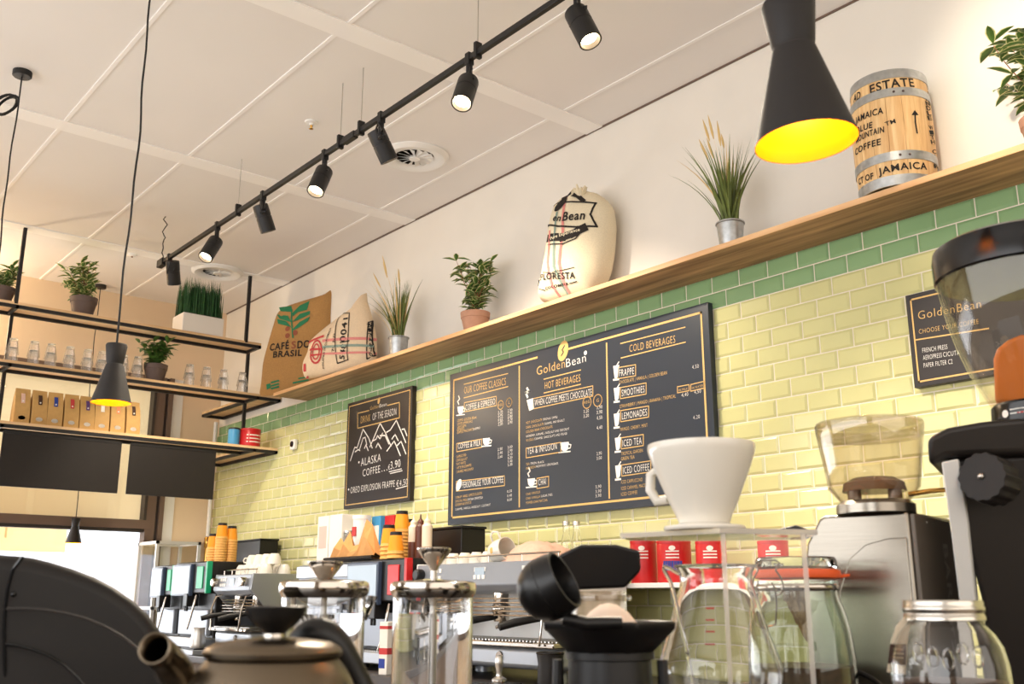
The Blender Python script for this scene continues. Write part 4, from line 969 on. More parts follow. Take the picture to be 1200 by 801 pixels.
def espresso(x0, x1, yf, yb, z0, z1, label, side='white_plastic', keys=True, groups=2, accent='steel_grey'):
    w = x1-x0; cx = (x0+x1)/2; Hh = z1-z0; dp = yb-yf
    o = thing('espresso_machine', label, 'espresso machine', (cx, yf, z0)); hw = w/2
    # base, feet, drip tray
    MB().box(-hw+.01, hw-.01, .0, dp, .05, .135).build('base_panel', accent, o, bevel=.02, seg=4)
    for sx in (-1, 1):
        for yy in (.08, dp-.06): MB().lathe([(.042, 0), (.042, .035), (.034, .05)], 24, (sx*(hw-.1), yy, 0)).build('foot', 'steel_grey', o, smooth=True)
    t = MB(); t.box(-hw-.005, hw+.005, -.035, dp*.62, .135, .158)
    t.build('drip_tray', 'chrome', o, bevel=.006, seg=3)
    g = MB()
    for k in range(int(w/.022)): x = -hw+.03+k*.022; g.box(x, x+.008, -.015, dp*.55, .158, .163)
    g.build('tray_grille', 'steel', o)
    MB().lathe([(.001, -.004), (.020, -.004), (.022, .0), (.020, .003), (.001, .003)], 24, (w*.12, -.002, .095), 0, Matrix(((1, 0, 0), (0, 0, 1), (0, -1, 0)))).box(w*.12-.016, w*.12+.016, -.009, -.003, .092, .098).build('drain_knob', 'chrome', o)
    # back splash and upper body
    MB().box(-hw+.02, hw-.02, dp*.62, dp-.01, .15, Hh-.09).build('splash_back', 'white_plastic' if keys else 'black_plastic', o, bevel=.01)
    up = MB(); pf = [(-hw, -.01), (hw, -.01)]
    up.prism([(-hw, .0, Hh-.115), (-hw, -.025, Hh-.095), (-hw, -.012, Hh), (-hw, dp, Hh), (-hw, dp, Hh-.13), (-hw, .1, Hh-.13)], (w, 0, 0)); up.build('upper_body', 'machine_grey', o, bevel=.006, seg=3)
    for sx in (-1, 1): MB().prism([(sx*hw, dp*.55, .1), (sx*hw, .02, Hh-.13), (sx*hw, -.02, Hh-.09), (sx*hw, -.008, Hh+.004), (sx*hw, dp+.004, Hh+.004), (sx*hw, dp+.004, .1)], (sx*.012, 0, 0)).build('side_panel', side, o, bevel=.003)
    r = MB()
    for k in range(5): r.cyl((-hw+.03, .0+.02*(k % 2)*0+.03, Hh-.15-k*.017), (hw-.03, .03, Hh-.15-k*.017), .0035, n=8)
    r.build('cup_warmer_rails', 'chrome', o, smooth=True)
    rl = MB(); rl.tube([(-hw+.02, .03, Hh+.03), (hw-.02, .03, Hh+.03)], .004, 8)
    for k in range(5): x = -hw+.03+(w-.06)*k/4; rl.cyl((x, .03, Hh), (x, .03, Hh+.03), .003, n=8)
    rl.build('gallery_rail', 'chrome', o, smooth=True)
    fy = lambda z: -.025+.013*(z-(Hh-.095))/.095
    def pad(x, nm, m, ww, hh, zc, d=.003): MB().box(x-ww, x+ww, fy(zc)-d, fy(zc)+.004, zc-hh, zc+hh).build(nm, m, o, bevel=.001)
    gxs = [-hw+w*(k+.5)/groups for k in range(groups)]
    zc = Hh-.045
    for gx in gxs:
        for kx in (-.03, 0, .03):
            for kz in (-.016, .016): pad(gx+kx, 'button', 'white_plastic', .009, .009, zc+kz, .004)
    pad((gxs[0]+gxs[-1])/2, 'display', 'screen', .033, .024, zc)
    for sx in (-1, 1): MB().lathe([(.022, 0), (.026, .008), (.026, .035), (.02, .042), (.001, .042)], 24, (sx*(hw-.05), fy(zc), zc), 0, Matrix(((1, 0, 0), (0, 0, -1), (0, 1, 0)))).build('steam_knob', 'chrome' if not keys else 'black_plastic', o, smooth=True)
    for gx in gxs:
        gz = Hh-.215
        MB().lathe([(.034, 0), (.040, .01), (.040, .035), (.033, .045), (.033, .09)], 28, (gx, .10, gz)).build('group_head', 'chrome', o, smooth=True)
        pfm = MB(); pfm.lathe([(.03, -.03), (.035, -.02), (.036, .0)], 28, (gx, .10, gz)); pfm.tube([(gx, .10, gz-.03), (gx-.01, .095, gz-.05), (gx-.022, .09, gz-.055)], .008, 8); pfm.tube([(gx, .10, gz-.03), (gx+.01, .095, gz-.05), (gx+.022, .09, gz-.055)], .008, 8)
        pb_ = pfm.build('portafilter', 'chrome', o, smooth=True)
        MB().tube([(gx+.01, .06, gz-.012), (gx-.01, .0, gz-.018), (gx-.035, -.06, gz-.028), (gx-.06, -.12, gz-.045)], [.010, .014, .0165, .015], 12).build('portafilter_handle', 'black_plastic', pb_, smooth=True)
    for sx in (-1, 1):
        x = sx*(hw-.05); MB().tube([(x, .04, Hh-.11), (x+sx*.005, -.02, Hh-.13), (x+sx*.008, -.045, Hh-.2), (x-sx*.01, -.05, Hh-.33)], .0055, 8).build('steam_wand', 'chrome', o, smooth=True)
    return o
x0, _ = xz(492, 660, 2.72); x1, _ = xz(655, 740, 2.72)
E2 = (x0, x1); E2Z = xz(560, 659, 2.72)[1]
e2 = espresso(x0, x1, 2.72, 3.085, CZ, E2Z, 'large grey espresso machine with keypads in the middle of the back counter', groups=3)
x0, _ = xz(255, 680, 2.72); x1, _ = xz(297, 680, 2.72); E1 = (x0, x1); E1Z = xz(275, 673, 2.72)[1]
e1 = espresso(x0, x1, 2.72, 3.15, CZ, E1Z, 'silver espresso machine stacked with white cups at the far end of the counter', side='steel_grey', keys=False)
# cups on the silver machine
c0 = None; k = 0; rg = random.Random(9)
def place_cups(spots, m, labels, r, h, group):
    p = cup_proto(r, h, m, group=group)
    for i, (x, y, z, rz) in enumerate(spots):
        o = p if i == 0 else dup(p); o.location = (x, y, z); o.rotation_euler = (0, 0, rz); o['label'] = labels(i)
W1 = E1[1]-E1[0]; n1 = 5
sp = [(E1[0]+W1*(.09+.82*(i+.5)/n1), 2.84, E1Z+.0005, rg.choice((-1, 1))*rg.uniform(1.9, 2.3)) for i in range(n1)]+[(E1[0]+W1*(.09+.82*(i+.5)/n1), 2.96, E1Z+.0005, rg.choice((-1, 1))*rg.uniform(1.9, 2.3)) for i in range(n1)]+[(E1[0]+W1*(i+1)/n1, 2.90, E1Z+.0640, rg.choice((-1, 1))*rg.uniform(1.9, 2.3)) for i in range(4)]
place_cups(sp, 'ceramic', lambda i: 'white upturned cup, %s from left in the %s on the silver espresso machine' % (ORD[i % 5] if i < 10 else ORD[i-10], 'front row' if i < 5 else 'back row' if i < 10 else 'upper layer'), .041, .063, 'white cups on the silver espresso machine')
W2 = E2[1]-E2[0]; n2 = 5
sp = [(xz(518+13.5*i, 655, 2.825)[0], 2.825, E2Z+.0005, rg.choice((-1, 1))*rg.uniform(1.9, 2.3)) for i in range(n2)]+[(xz(521+13.5*i, 655, 2.955)[0], 2.955, E2Z+.0005, rg.choice((-1, 1))*rg.uniform(1.9, 2.3)) for i in range(n2)]
place_cups(sp, 'ceramic', lambda i: 'white upturned cup, %s from left in the %s on the large grey espresso machine' % (ORD[i] if i < n2 else ORD[i-n2], 'front row' if i < n2 else 'back row'), 0.036, .052, 'white cups on the large grey espresso machine')
p = onY(586, 650, 2.82)
o = thing('latte_mug', 'white mug with small tan emblem lying on its side on the large espresso machine', 'cup', (p.x, 2.82, E2Z+.052))
Rm = Matrix.Rotation(math.radians(78), 3, 'Y') @ Matrix.Rotation(.3, 3, 'Z')
MB().shell([(.032, -.05), (.046, -.03), (.05, .0), (.05, .05)], .004, 32, (0, 0, 0), 0, True, Rm).build('mug_body', 'ceramic', o, smooth=True)
MB().tube([Rm @ Vector(v) for v in ((-.048, 0, .03), (-.08, 0, .028), (-.088, 0, 0), (-.075, 0, -.024), (-.045, 0, -.025))], .005, 8).build('handle', 'ceramic', o, smooth=True)
MB().ball((.0, -.0485, .0), .012, .003, .014).build('emblem', 'gold_print', o)
p0 = onY(616, 655, 2.92); p1 = onY(652, 655, 2.92)
o = thing('cloth', 'pale pink folded cloth heaped on the right of the large espresso machine', 'cloth', ((p0.x+p1.x)/2, 2.94, E2Z+.001))
m = MB(); N = 22; hwx = (p1.x-p0.x)/2+.03
vs = []; fs = []
for i in range(N+1):
    for j in range(N+1):
        u = i/N*2-1; v = j/N*2-1; e = max(0, 1-abs(u)**3)*max(0, 1-abs(v)**3)
        vs.append((u*hwx, v*.14, (.085*e**.7*(1-.25*u)+.012*noise.noise(Vector((u*5, v*5, 1)))*e**.5)))
for i in range(N):
    for j in range(N): a = i*(N+1)+j; fs.append((a, a+N+1, a+N+2, a+1))
m.add(vs, fs); m.add([(-hwx, -.14, 0), (hwx, -.14, 0), (hwx, .14, 0), (-hwx, .14, 0)], [(3, 2, 1, 0)]); m.build('cloth_folds', 'pink_cloth', o, smooth=True, angle=80)
# bean-to-cup machines
def bean_machine(x0, x1, yf, yb, zt, glow, label, sides='black_plastic', flip=False):
    w = x1-x0; cx = (x0+x1)/2; hw = w/2; dp = yb-yf; Hh = zt-CZ
    o = thing('coffee_machine', label, 'coffee machine', (cx, yf, CZ), group=None)
    MB().box(-hw, hw, .06, dp, .03, Hh).build('machine_body', sides, o, bevel=.008)
    MB().box(-hw, hw, .0, .08, Hh-.20, Hh).build('head', 'black_plastic', o, bevel=.008)
    for sx in (-1, 1):
        for yy in (.08, dp-.05): MB().lathe([(.022, 0), (.022, .03)], 16, (sx*(hw-.05), yy, 0)).build('foot', 'black_plastic', o)
    s = MB().box(-hw+.01, -hw+w*.57, -.022, .004, Hh-.215, Hh-.012).build('screen_frame', 'screen_frame', o, bevel=.005)
    MB().box(-hw+.022, -hw+w*.57-.012, -.0245, -.0215, Hh-.20, Hh-.027).build('touch_screen', 'screen', s)
    MB().box(-hw+w*.68, -hw+w*.86, -.006, .004, Hh-.17, Hh-.03).build('side_light', glow, o, bevel=.003)
    MB().box(hw-.022, hw+.001, -.01, .025, Hh-.2, Hh-.001).build('trim_light', glow, o, bevel=.003)
    MB().box(-hw+.04, hw-.04, .03, .062, .10, .26).build('lower_panel', 'machine_grey', o, bevel=.006)
    sp_ = MB().box(-.03, .03, -.03, .05, Hh-.28, Hh-.2).box(-.018, -.006, -.025, -.01, Hh-.31, Hh-.28).box(.006, .018, -.025, -.01, Hh-.31, Hh-.28).build('spout', 'black_plastic', o, bevel=.004)
    MB().tube([(hw*.45, -.005, Hh-.21), (hw*.47, -.02, Hh-.27), (hw*.40, -.03, Hh-.36), (hw*.30, -.035, Hh-.42)], [.007, .008, .0065, .006], 10).build('frother', 'chrome', o, smooth=True)
    MB().box(-hw-.003, hw+.003, -.05, .08, .03, .085).build('drip_tray', 'steel_grey', o, bevel=.006)
    g = MB()
    for k in range(int(w/.02)-1): g.box(-hw+.02+k*.02, -hw+.029+k*.02, -.042, .06, .085, .089)
    g.build('tray_grille', 'steel', o)
    return o
YM = 2.68
zt1 = xz(215, 659, YM)[1]
xa, xb_, xc = xz(179, 690, YM)[0], xz(204, 690, YM)[0], xz(243, 690, YM)[0]
bean_machine(xa, xb_-.01, YM, 3.15, zt1-.01, 'green_glow', 'left one of two green-lit touch screen coffee machines by the window')
bean_machine(xb_, xc, YM, 3.15, zt1, 'green_glow', 'right one of two green-lit touch screen coffee machines, with cup towers on it')
zt2 = xz(440, 655, YM)[1]; xd, xe = xz(409, 690, YM)[0], xz(478, 690, YM)[0]
bean_machine(xd, xe, YM, 3.15, zt2, 'red_glow', 'touch screen coffee machine with red light panel behind the glass presses')
xm = xz(344, 690, YM)[0]
o = thing('milk_cooler', 'grey milk cooler box with drawer fronts left of the red-lit coffee machine', 'cooler', ((xm+xd)/2, YM, CZ)); hw = (xd-xm)/2-.012; hh = zt2-CZ-.01
MB().box(-hw, hw, .02, .46, .02, hh).build('cooler_body', 'machine_grey', o, bevel=.006)
for k in range(3): MB().box(-hw+.012, hw-.012, 0, .024, hh-.075*(k+1)+.006, hh-.075*k-.006).build('drawer_front', 'steel_grey', o, bevel=.003)
MB().box(-hw+.012, hw-.012, 0, .024, .03, hh-.235).build('door', 'machine_grey', o, bevel=.003)
for sx in (-1, 1):
    for yy in (.06, .4): MB().lathe([(.02, 0), (.02, .021)], 14, (sx*(hw-.05), yy, 0)).build('foot', 'black_plastic', o)
# towers of orange paper cups
def pcup():
    o = thing('paper_cup', '', 'cup', (0, 0, 0)); r = .040; h = .105
    m = MB(); m.lathe([(r, 0), (r*1.05, .003), (r, .007), (r*.72, h-.003), (r*.70, h), (r*.66, h), (r*.66, h-.006), (.001, h-.006)], 28, caps=False)
    m.build('cup_wall', 'orange_cup', o, smooth=True)
    MB().lathe([(r*1.004, .0), (r*1.058, .003), (r*1.004, .010), (r*.985, .0165), (r*.97, .0165), (r*.98, 0)], 28, caps=False).build('pale_rim', 'cup_sleeve', o, smooth=True)
    MB().lathe([(r*.75, h-.016), (r*.76, h-.016), (r*.708, h+.001), (r*.69, h+.001)], 28, caps=False).build('dark_base_rim', 'black_paint', o, smooth=True)
    return o
PC = pcup(); first = [True]
def tower(px, y, z, n, pitch, where, pyref=650):
    x = xz(px, pyref, y)[0]
    for k in range(n):
        o = PC if first[0] else dup(PC); first[0] = False
        o.location = (x, y, z+.0003+k*pitch); o['group'] = 'upturned orange paper cups in towers'
        o['label'] = 'orange paper cup, %s up in the %s' % (ORD[k], where)
tower(249, 2.84, zt1, 6, .017, 'leftmost tower by the window'); tower(258.5, 2.86, zt1, 10, .017, 'tallest tower on the green-lit machine'); tower(270, 2.93, zt1, 9, .017, 'tower beside the far black box')
tower(455, 2.74, zt2, 4, .02, 'short front left tower on the red-lit machine'); tower(463.5, 2.71, zt2, 2, .02, 'shortest front tower on the red-lit machine'); tower(470, 2.84, zt2, 9, .017, 'tallest tower on the red-lit machine'); tower(478, 2.92, zt2, 7, .017, 'tower behind the sauce bottles')
# dark boxes
def darkbox(pxl, pxr, pyt, y, z, label, dp):
    xl, xr = xz(pxl, pyt, y)[0], xz(pxr, pyt, y)[0]; h = xz((pxl+pxr)/2, pyt, y)[1]-z
    o = thing('storage_box', label, 'box', ((xl+xr)/2, y, z)); hw = (xr-xl)/2
    MB().box(-hw, hw, 0, dp, 0, h-.012).build('box_body', 'black_plastic', o, bevel=.004); MB().box(-hw-.005, hw+.005, -.005, dp+.005, h-.012, h).build('box_lid', 'black_plastic', o, bevel=.003)
    return o
xq = xz(262, 690, 3.0)[0]
o = thing('machine_stand', 'dark counter riser behind the silver espresso machine', 'stand', ((xq+E1[0])/2+.12, 3.22, CZ)); o.location.y = 3.21
hw = .29; MB().box(-hw, hw, 0, .16, 0, .012).box(-hw, -hw+.012, 0, .16, 0, zt1-CZ-.012).box(hw-.012, hw, 0, .16, 0, zt1-CZ-.012).box(-hw, hw, 0, .16, zt1-CZ-.012, zt1-CZ-.0005).build('riser_frame', 'black_plastic', o)
xl, xr = xz(274, 632, 3.22)[0], xz(305, 632, 3.22)[0]; o.location.x = (xl+xr)/2
darkbox(274, 305, 632, 3.22, zt1, 'black lidded box near the far end of the tiled wall', .14)
darkbox(505, 541, 617, 2.93, zt2+.0005, 'black lidded box beside the sauce bottles near the large menu', .145)
# sauce bottles
def bottle(px, y, z, h, r, m, fill, fl, label):
    x = xz(px, 650, y)[0]; o = thing('sauce_bottle', label, 'bottle', (x, y, z+.0003), group='squeeze bottles of sauce')
    MB().lathe([(r*.95, 0), (r, .006), (r, h*fl)], 24).build('sauce', fill, o, smooth=True)
    MB().lathe([(r, h*fl), (r, h*.72), (r*.6, h*.78), (r*.55, h*.8)], 24).build('bottle_body', m, o, smooth=True)
    MB().lathe([(r*.62, h*.78), (r*.62, h*.84), (r*.2, h*.9), (r*.1, h)], 18).build('nozzle', m, o, smooth=True)
for px, m, fi, fl, lb in ((484, 'translucent_plastic', 'brown_liquid', .38, 'pale squeeze bottle half full of brown sauce, left of the three'), (492, 'brown_liquid', 'brown_liquid', .5, 'dark brown chocolate sauce bottle, middle of the three'), (500, 'translucent_plastic', 'caramel', .25, 'pale squeeze bottle with caramel at the bottom, right of the three')): bottle(px, 2.80, zt2, .21, .025, m, fi, fl, lb)
# packages on the milk cooler and red-lit machine
def pack(name, label, pxl, pxr, pyt, y, z, dp, m, cat='box', extra=None):
    xl, xr = xz(pxl, pyt, y)[0], xz(pxr, pyt, y)[0]; h = xz((pxl+pxr)/2, pyt, y)[1]-z
    o = thing(name, label, cat, ((xl+xr)/2, y, z+.0003)); hw = (xr-xl)/2
    MB().box(-hw, hw, 0, dp, 0, h).build('carton', m, o, bevel=.002); MB().box(-hw*.7, hw*.7, -.0012, .001, h*.35, h*.8).build('printed_label', extra or 'grey_green_print', o); MB().box(-hw*.98, hw*.98, .001, dp*.5, h, h+.002).build('lid_flap', m, o)
pack('carton', 'white carton at the left on the milk cooler', 373, 385.5, 605, 2.80, zt2-.0102, .08, 'paper', extra='pink_tag')
pack('carton', 'white carton with brown lid edge, right beside the leftmost carton', 386.5, 401, 603, 2.80, zt2-.0102, .08, 'paper', extra='paper')
x = xz(407.5, 640, 2.84)[0]
o = thing('glass_jar', 'clear glass jar between white carton and white tub', 'jar', (x, 2.84, zt2-.0095)); MB().shell([(.03, 0), (.032, .01), (.032, .13), (.026, .15), (.026, .17)], .003, 24).build('jar_body', 'glass', o, smooth=True); MB().lathe([(.028, .17), (.028, .18), (.001, .181)], 24).build('jar_lid', 'steel', o, smooth=True)
x = xz(423, 640, 2.85)[0]; r = 10.5/F*dist(x, 2.85); h = xz(423, 604, 2.85)[1]-zt2
o = thing('white_tub', 'white plastic tub with red label mark behind the kraft paper', 'tub', (x, 2.85, zt2+.0003)); MB().lathe([(r*.85, 0), (r, h-.02), (r*1.06, h-.02), (r*1.06, h), (.001, h)], 28).build('tub_body', 'white_plastic', o, smooth=True)
MB().box(-.018, .018, -r*.97-.003, -r*.9, h*.55, h*.75).build('red_mark', 'red_print', o)
pack('carton', 'blue and white carton next to the white tub', 436, 446, 605, 2.91, zt2, .07, 'blue_tin', extra='paper'); pack('carton', 'red carton behind the orange cups', 451, 462, 604, 2.93, zt2, .07, 'red_tin', extra='paper')
xl, xr = xz(390, 655, 2.735)[0], xz(446, 655, 2.735)[0]
o = thing('serving_tray', 'black round-cornered tray on the red-lit coffee machine', 'tray', ((xl+xr)/2, 2.735, zt2+.0005)); hw = (xr-xl)/2
MB().box(-hw, hw, -.055, .05, 0, .006).build('tray_base', 'black_plastic', o, bevel=.003); m = MB(); m.tube([(-hw, -.05, .014), (hw, -.05, .014), (hw, .045, .014), (-hw, .045, .014)], .008, 8, closed=True); m.build('tray_rim', 'black_plastic', o, smooth=True)
o2 = thing('kraft_paper', 'crumpled brown kraft paper with pointed corners on the black tray', 'paper', ((xl+xr)/2, 2.735, zt2+.0072))
m = MB(); rg = random.Random(2); hts = [(-.95, .02), (-.8, .12), (-.55, .09), (-.35, .15), (-.1, .07), (.25, .08), (.5, .20), (.7, .17), (.95, .03)]
v = []
for i, (u, h) in enumerate(hts): v += [(u*hw*.95, -.036+.006*(i % 2), .001), (u*hw*.93+.004*(i % 3), -.028-.006*(i % 2), h*.55), (u*hw*.88, -.008+.012*(i % 2), h), (u*hw*.93, .034, .002)]
for i in range(len(hts)-1):
    for j in range(3): a = i*4+j; m.add([v[a], v[a+4], v[a+5], v[a+1]], [(0, 1, 2), (0, 2, 3)])
ob = m.build('paper_sheet', 'kraft_paper', o2); sd = ob.modifiers.new('thick', 'SOLIDIFY'); sd.thickness = .0015
# milk carton in front of the red-lit machine, tamper, jugs
x, _ = xz(455, 770, 2.56); h = xz(455, 728, 2.56)[1]-CZ
o = thing('milk_carton', 'tall white milk carton with red and blue print in front of the red-lit machine', 'carton', (x, 2.56, CZ+.0003), .25)
MB().box(-.024, .024, -.035, .035, 0, h).build('carton_body', 'paper', o, bevel=.002); MB().box(-.0245, .0245, -.0355, .0355, h*.38, h*.5).box(-.0245, .0245, -.0355, .0355, h*.86, h*.92).build('red_band', 'red_print', o); MB().box(-.0246, .012, -.0356, .0356, h*.12, h*.3).build('blue_band', 'blue_print', o)
x, _ = xz(585, 790, 2.58)
o = thing('tamper', 'steel coffee tamper standing on a black mat before the large espresso machine', 'tamper', (x, 2.58, CZ+.009)); MB().lathe([(.029, 0), (.029, .014), (.012, .024), (.010, .036), (.016, .06), (.0175, .085), (.012, .1), (.001, .102)], 28).build('tamper_handle', 'steel', o, smooth=True); MB().lathe([(.0292, .0005), (.0296, .004), (.0292, .008)], 28).build('tamper_base', 'chrome', o, smooth=True)
o = thing('tamping_mat', 'black tamping mat under the steel tamper', 'mat', (x, 2.58, CZ+.0005)); MB().box(-.09, .07, -.06, .06, 0, .008).build('mat_pad', 'black_plastic', o, bevel=.003); MB().box(-.09, .07, -.064, -.06, 0, .0079).build('mat_lip', 'black_paint', o)
x, _ = xz(645, 790, 2.62); h = xz(645, 765, 2.62)[1]-CZ
o = thing('knock_box', 'black knock container in front of the right end of the large espresso machine', 'container', (x, 2.62, CZ+.0003)); MB().shell([(.045, 0), (.05, .02), (.046, h*.7), (.052, h)], .003, 28).build('container_body', 'black_plastic', o, smooth=True); MB().lathe([(.0525, h-.004), (.054, h), (.0525, h+.004), (.050, h)], 28, caps=False).build('rim', 'black_gloss', o, smooth=True)
YJ = 2.56; x, zb = xz(226, 768, YJ)
o = thing('scale', 'flat black and silver scale under the steel milk jug', 'scale', (x, YJ, CZ+.0003)); MB().box(-.11, .11, -.05, .09, 0, .03).build('scale_body', 'steel_grey', o, bevel=.003); MB().box(-.1, .1, -.04, .08, .03, .04).build('scale_pad', 'black_plastic', o, bevel=.002)
h = max(.09, xz(228, 735, YJ)[1]-CZ-.04)
o = thing('milk_jug', 'steel milk jug with wire handle on the scale by the green-lit machines', 'jug', (x+.01, YJ+.02, CZ+.0408)); MB().shell([(.045, 0), (.047, .02), (.037, h*.75), (.039, h)], .002, 28).build('jug_body', 'steel', o, smooth=True); MB().tube([(-.036, 0, h*.85), (-.08, 0, h*.85), (-.085, 0, h*.3), (-.045, 0, h*.2)], .005, 8).build('handle', 'chrome', o, smooth=True)
# glass display cabinet by the window
X1 = -7.50; pA = onX(184, 633, X1); pB = onX(236, 634, X1); y0, y1 = pA.y, min(pB.y, 3.25); xl = max(onY(157, 637, y0).x, XB+.06); zt = pA.z
o = thing('display_cabinet', 'white framed glass display cabinet beside the window and green-lit machines', 'cabinet', ((xl+X1)/2, (y0+y1)/2, .0)); o.location.z = CZ+.001
m = MB(); e = .022
for xx in (xl, X1-e):
    for yy in (y0, y1-e): m.box(xx, xx+e, yy, yy+e, CZ+.001, zt)
for z in (CZ+.001, 1.18, zt-e): m.box(xl, X1, y0, y0+e, z, z+e).box(xl, X1, y1-e, y1, z, z+e).box(xl, xl+e, y0, y1, z, z+e).box(X1-e, X1, y0, y1, z, z+e)
m.build('cabinet_frame', 'white_plastic', o, world=True); MB().box(xl+.01, X1-.01, y0+.01, y1-.01, CZ+.001, CZ+.03).build('cabinet_base', 'white_plastic', o, world=True)
g = MB(); g.box(xl+.006, X1-.006, y0+.006, y0+.010, .95, zt-.02).box(X1-.010, X1-.006, y0+.01, y1-.01, .95, zt-.02).box(xl+.01, X1-.01, y0+.01, y1-.01, zt-.008, zt-.004); g.build('glass_panes', 'pane_glass', o, world=True)
for z in (1.19, 1.36): MB().box(xl+.02, X1-.02, y0+.02, y1-.02, z, z+.008).build('cabinet_shelf', 'thin_clear', o, world=True)
# little wall shelf with red tins and bottles
zs_ = xz(766, 683, 3.18)[1]; xl = xz(652, 660, 3.18)[0]; xr = xz(985, 660, 3.18)[0]
o = thing('small_shelf', 'short white-edged shelf on the tiles carrying red tins', 'shelf', ((xl+xr)/2, 3.25, zs_-.02)); MB().box(xl, xr, 3.10, D-.006, zs_-.02, zs_).build('shelf_board', 'white_paint', o, world=True, bevel=.002)
for x in (xl+.12, xr-.3): MB().prism([(x, D-.006, zs_-.02), (x, 3.15, zs_-.02), (x, D-.006, zs_-.22)], (.02, 0, 0)).build('bracket', 'shelf_wood', o, world=True)
for i, (a, b, lb) in enumerate(((736, 765, 'red coffee tin, leftmost on the small shelf behind the acrylic stand'), (767, 806, 'larger red coffee tin with blue label, second on the small shelf'), (812, 848, 'red coffee tin behind the glass server, third on the small shelf'), (884, 922, 'red coffee tin behind the jar with orange ring, last on the small shelf'))):
    xl_, xr_ = xz(a, 655, 3.2)[0], xz(b, 655, 3.2)[0]; r = (xr_-xl_)/2*.78; h = xz((a+b)/2, 633, 3.2)[1]-zs_-.01
    t_ = tin('coffee_tin', ((xl_+xr_)/2, 3.22, zs_+.0003), r, h, 'red_tin', lb, group='red tins on the small shelf')
    q = Sheet(t_.location, (1, 0, 0), (-.6, -.8, 0), V=(0, 0, 1)); dd = Drum.__new__(Drum); dd.c = Vector(t_.location); dd.a0 = -2.2+.6; dd.th = None; dd.eps = .001
    class TinFace(Sheet):
        def __init__(s, c, a0, r): s.c = Vector(c); s.a0 = a0; s.r = r; s.th = None; s.eps = .001; s.N = Vector((math.cos(a0), math.sin(a0), 0)); s.U = Vector((-math.sin(a0), math.cos(a0), 0)); s.V = Vector((0, 0, 1)); s.O = s.c
        def pt(s, u, v, e=None): a = s.a0+u/s.r; return s.c+Vector(((s.r+s.eps)*math.cos(a), (s.r+s.eps)*math.sin(a), v))
    tf = TinFace(t_.location, -.95, r); pm = MB()
    if i == 1: tf.line(pm, [(-.02+.005*j, h*.42) for j in range(9)], h*.24, px=False); pm.build('blue_label', 'blue_print', t_, world=True); pm = MB()
    for zz in (h*.62, h*.7, h*.78): tf.line(pm, [(-.025+.01*j, zz) for j in range(6)], .005, px=False)
    cu = [(-.0+.014*math.cos(a), h*.86+.010*math.sin(a)) for a in [j*.63 for j in range(10)]]; tf.fill(pm, cu, px=False); pm.build('tin_print', 'paper', t_, world=True)
for i, px in enumerate((660, 672)):
    x = xz(px, 630, 3.22)[0]; h = xz(px, 612, 3.22)[1]-zs_
    o = thing('glass_bottle', ('left' if i == 0 else 'right')+' one of two clear glass bottles behind the black octagonal press flange', 'bottle', (x, 3.24, zs_+.0003), group='clear bottles on the small shelf')
    MB().shell([(.022, 0), (.024, .01), (.024, h*.7), (.016, h*.82), (.016, h)], .002, 24).build('bottle_body', 'glass', o, smooth=True); MB().lathe([(.018, h-.012), (.018, h+.006), (.001, h+.007)], 20).build('cap', 'steel', o, smooth=True)
# ================================================================ front bar with the brewing gear
BOLD = 0
FZ = 1.07
fc = thing('front_bar', 'dark front bar top carrying the brewing gear nearest the viewer', 'counter', (-.85, .4, 0))
MB().box(-1.5, -.28, -1.0, 2.0, FZ-.04, FZ).build('bar_top', 'counter_dark', fc, world=True, bevel=.004)
MB().box(-1.44, -.34, -.95, 1.95, 0, FZ-.04).build('bar_front', 'counter_front', fc, world=True)
class Spot:
    """where a foreground object stands: measured from its axis pixel at forward distance t"""
    def __init__(s, px, t, py=740):
        p = at(px, py, t); s.x, s.y, s.t = p.x, p.y, t; s.k = t/F; s.O = Vector((s.x, s.y, FZ+.0004))
        s.v = Vector((s.x, s.y, 0)).normalized()            # away from the viewer
        s.r = Vector((s.v.y, -s.v.x, 0))                    # to the viewer's right
    def z(s, py): return zat(s.x, s.y, py)-s.O.z
    def prof(s, pts): return [(max(.0006, r*s.k), s.z(py)) for r, py in pts]
    def L(s, px, py, back=0): p = at(px, py, s.t+back); return p-s.O
# ---- kettle
K = Spot(322, .70)
kt = thing('kettle', 'brushed steel pour-over kettle with black knob and black handle in the left foreground', 'kettle', K.O)
bz = K.z(801)
MB().lathe([(.050, 0), (.0565, .004), (.0600, .03), (.0598, bz*.55)]+K.prof([(98, 812), (92, 797), (85, 784), (79, 776), (76, 772), (40, 771), (.5, 771)]), 64).build('kettle_body', 'kettle_steel', kt, smooth=True)
MB().lathe(K.prof([(74, 772), (79, 768), (80, 763), (77, 758), (66, 752), (40, 748), (16, 746), (.5, 746)]), 64).build('lid', 'kettle_steel', kt, smooth=True)
MB().lathe(K.prof([(14, 749), (13, 746), (13, 741), (.5, 741)]), 32).build('knob_collar', 'chrome', kt, smooth=True)
MB().lathe(K.prof([(13, 742), (16, 738), (25, 731), (32, 722), (35, 714), (36, 711), (34, 709.5), (.5, 709)]), 40).build('knob', 'black_plastic', kt, smooth=True)
hp = [K.L(x, y, b) for x, y, b in ((344, 765, .03), (352, 750, .035), (362, 742, .035), (376, 739, .035), (390, 747, .035), (402, 765, .035), (413, 785, .035), (426, 808, .035), (438, 835, .03), (440, 870, .02), (420, 890, .01))]
MB().tube(hp, [.009, .0105, .0115, .012, .0115, .0105, .0095, .009, .009, .009, .008], 14).build('handle', 'black_plastic', kt, smooth=True, sub=1)
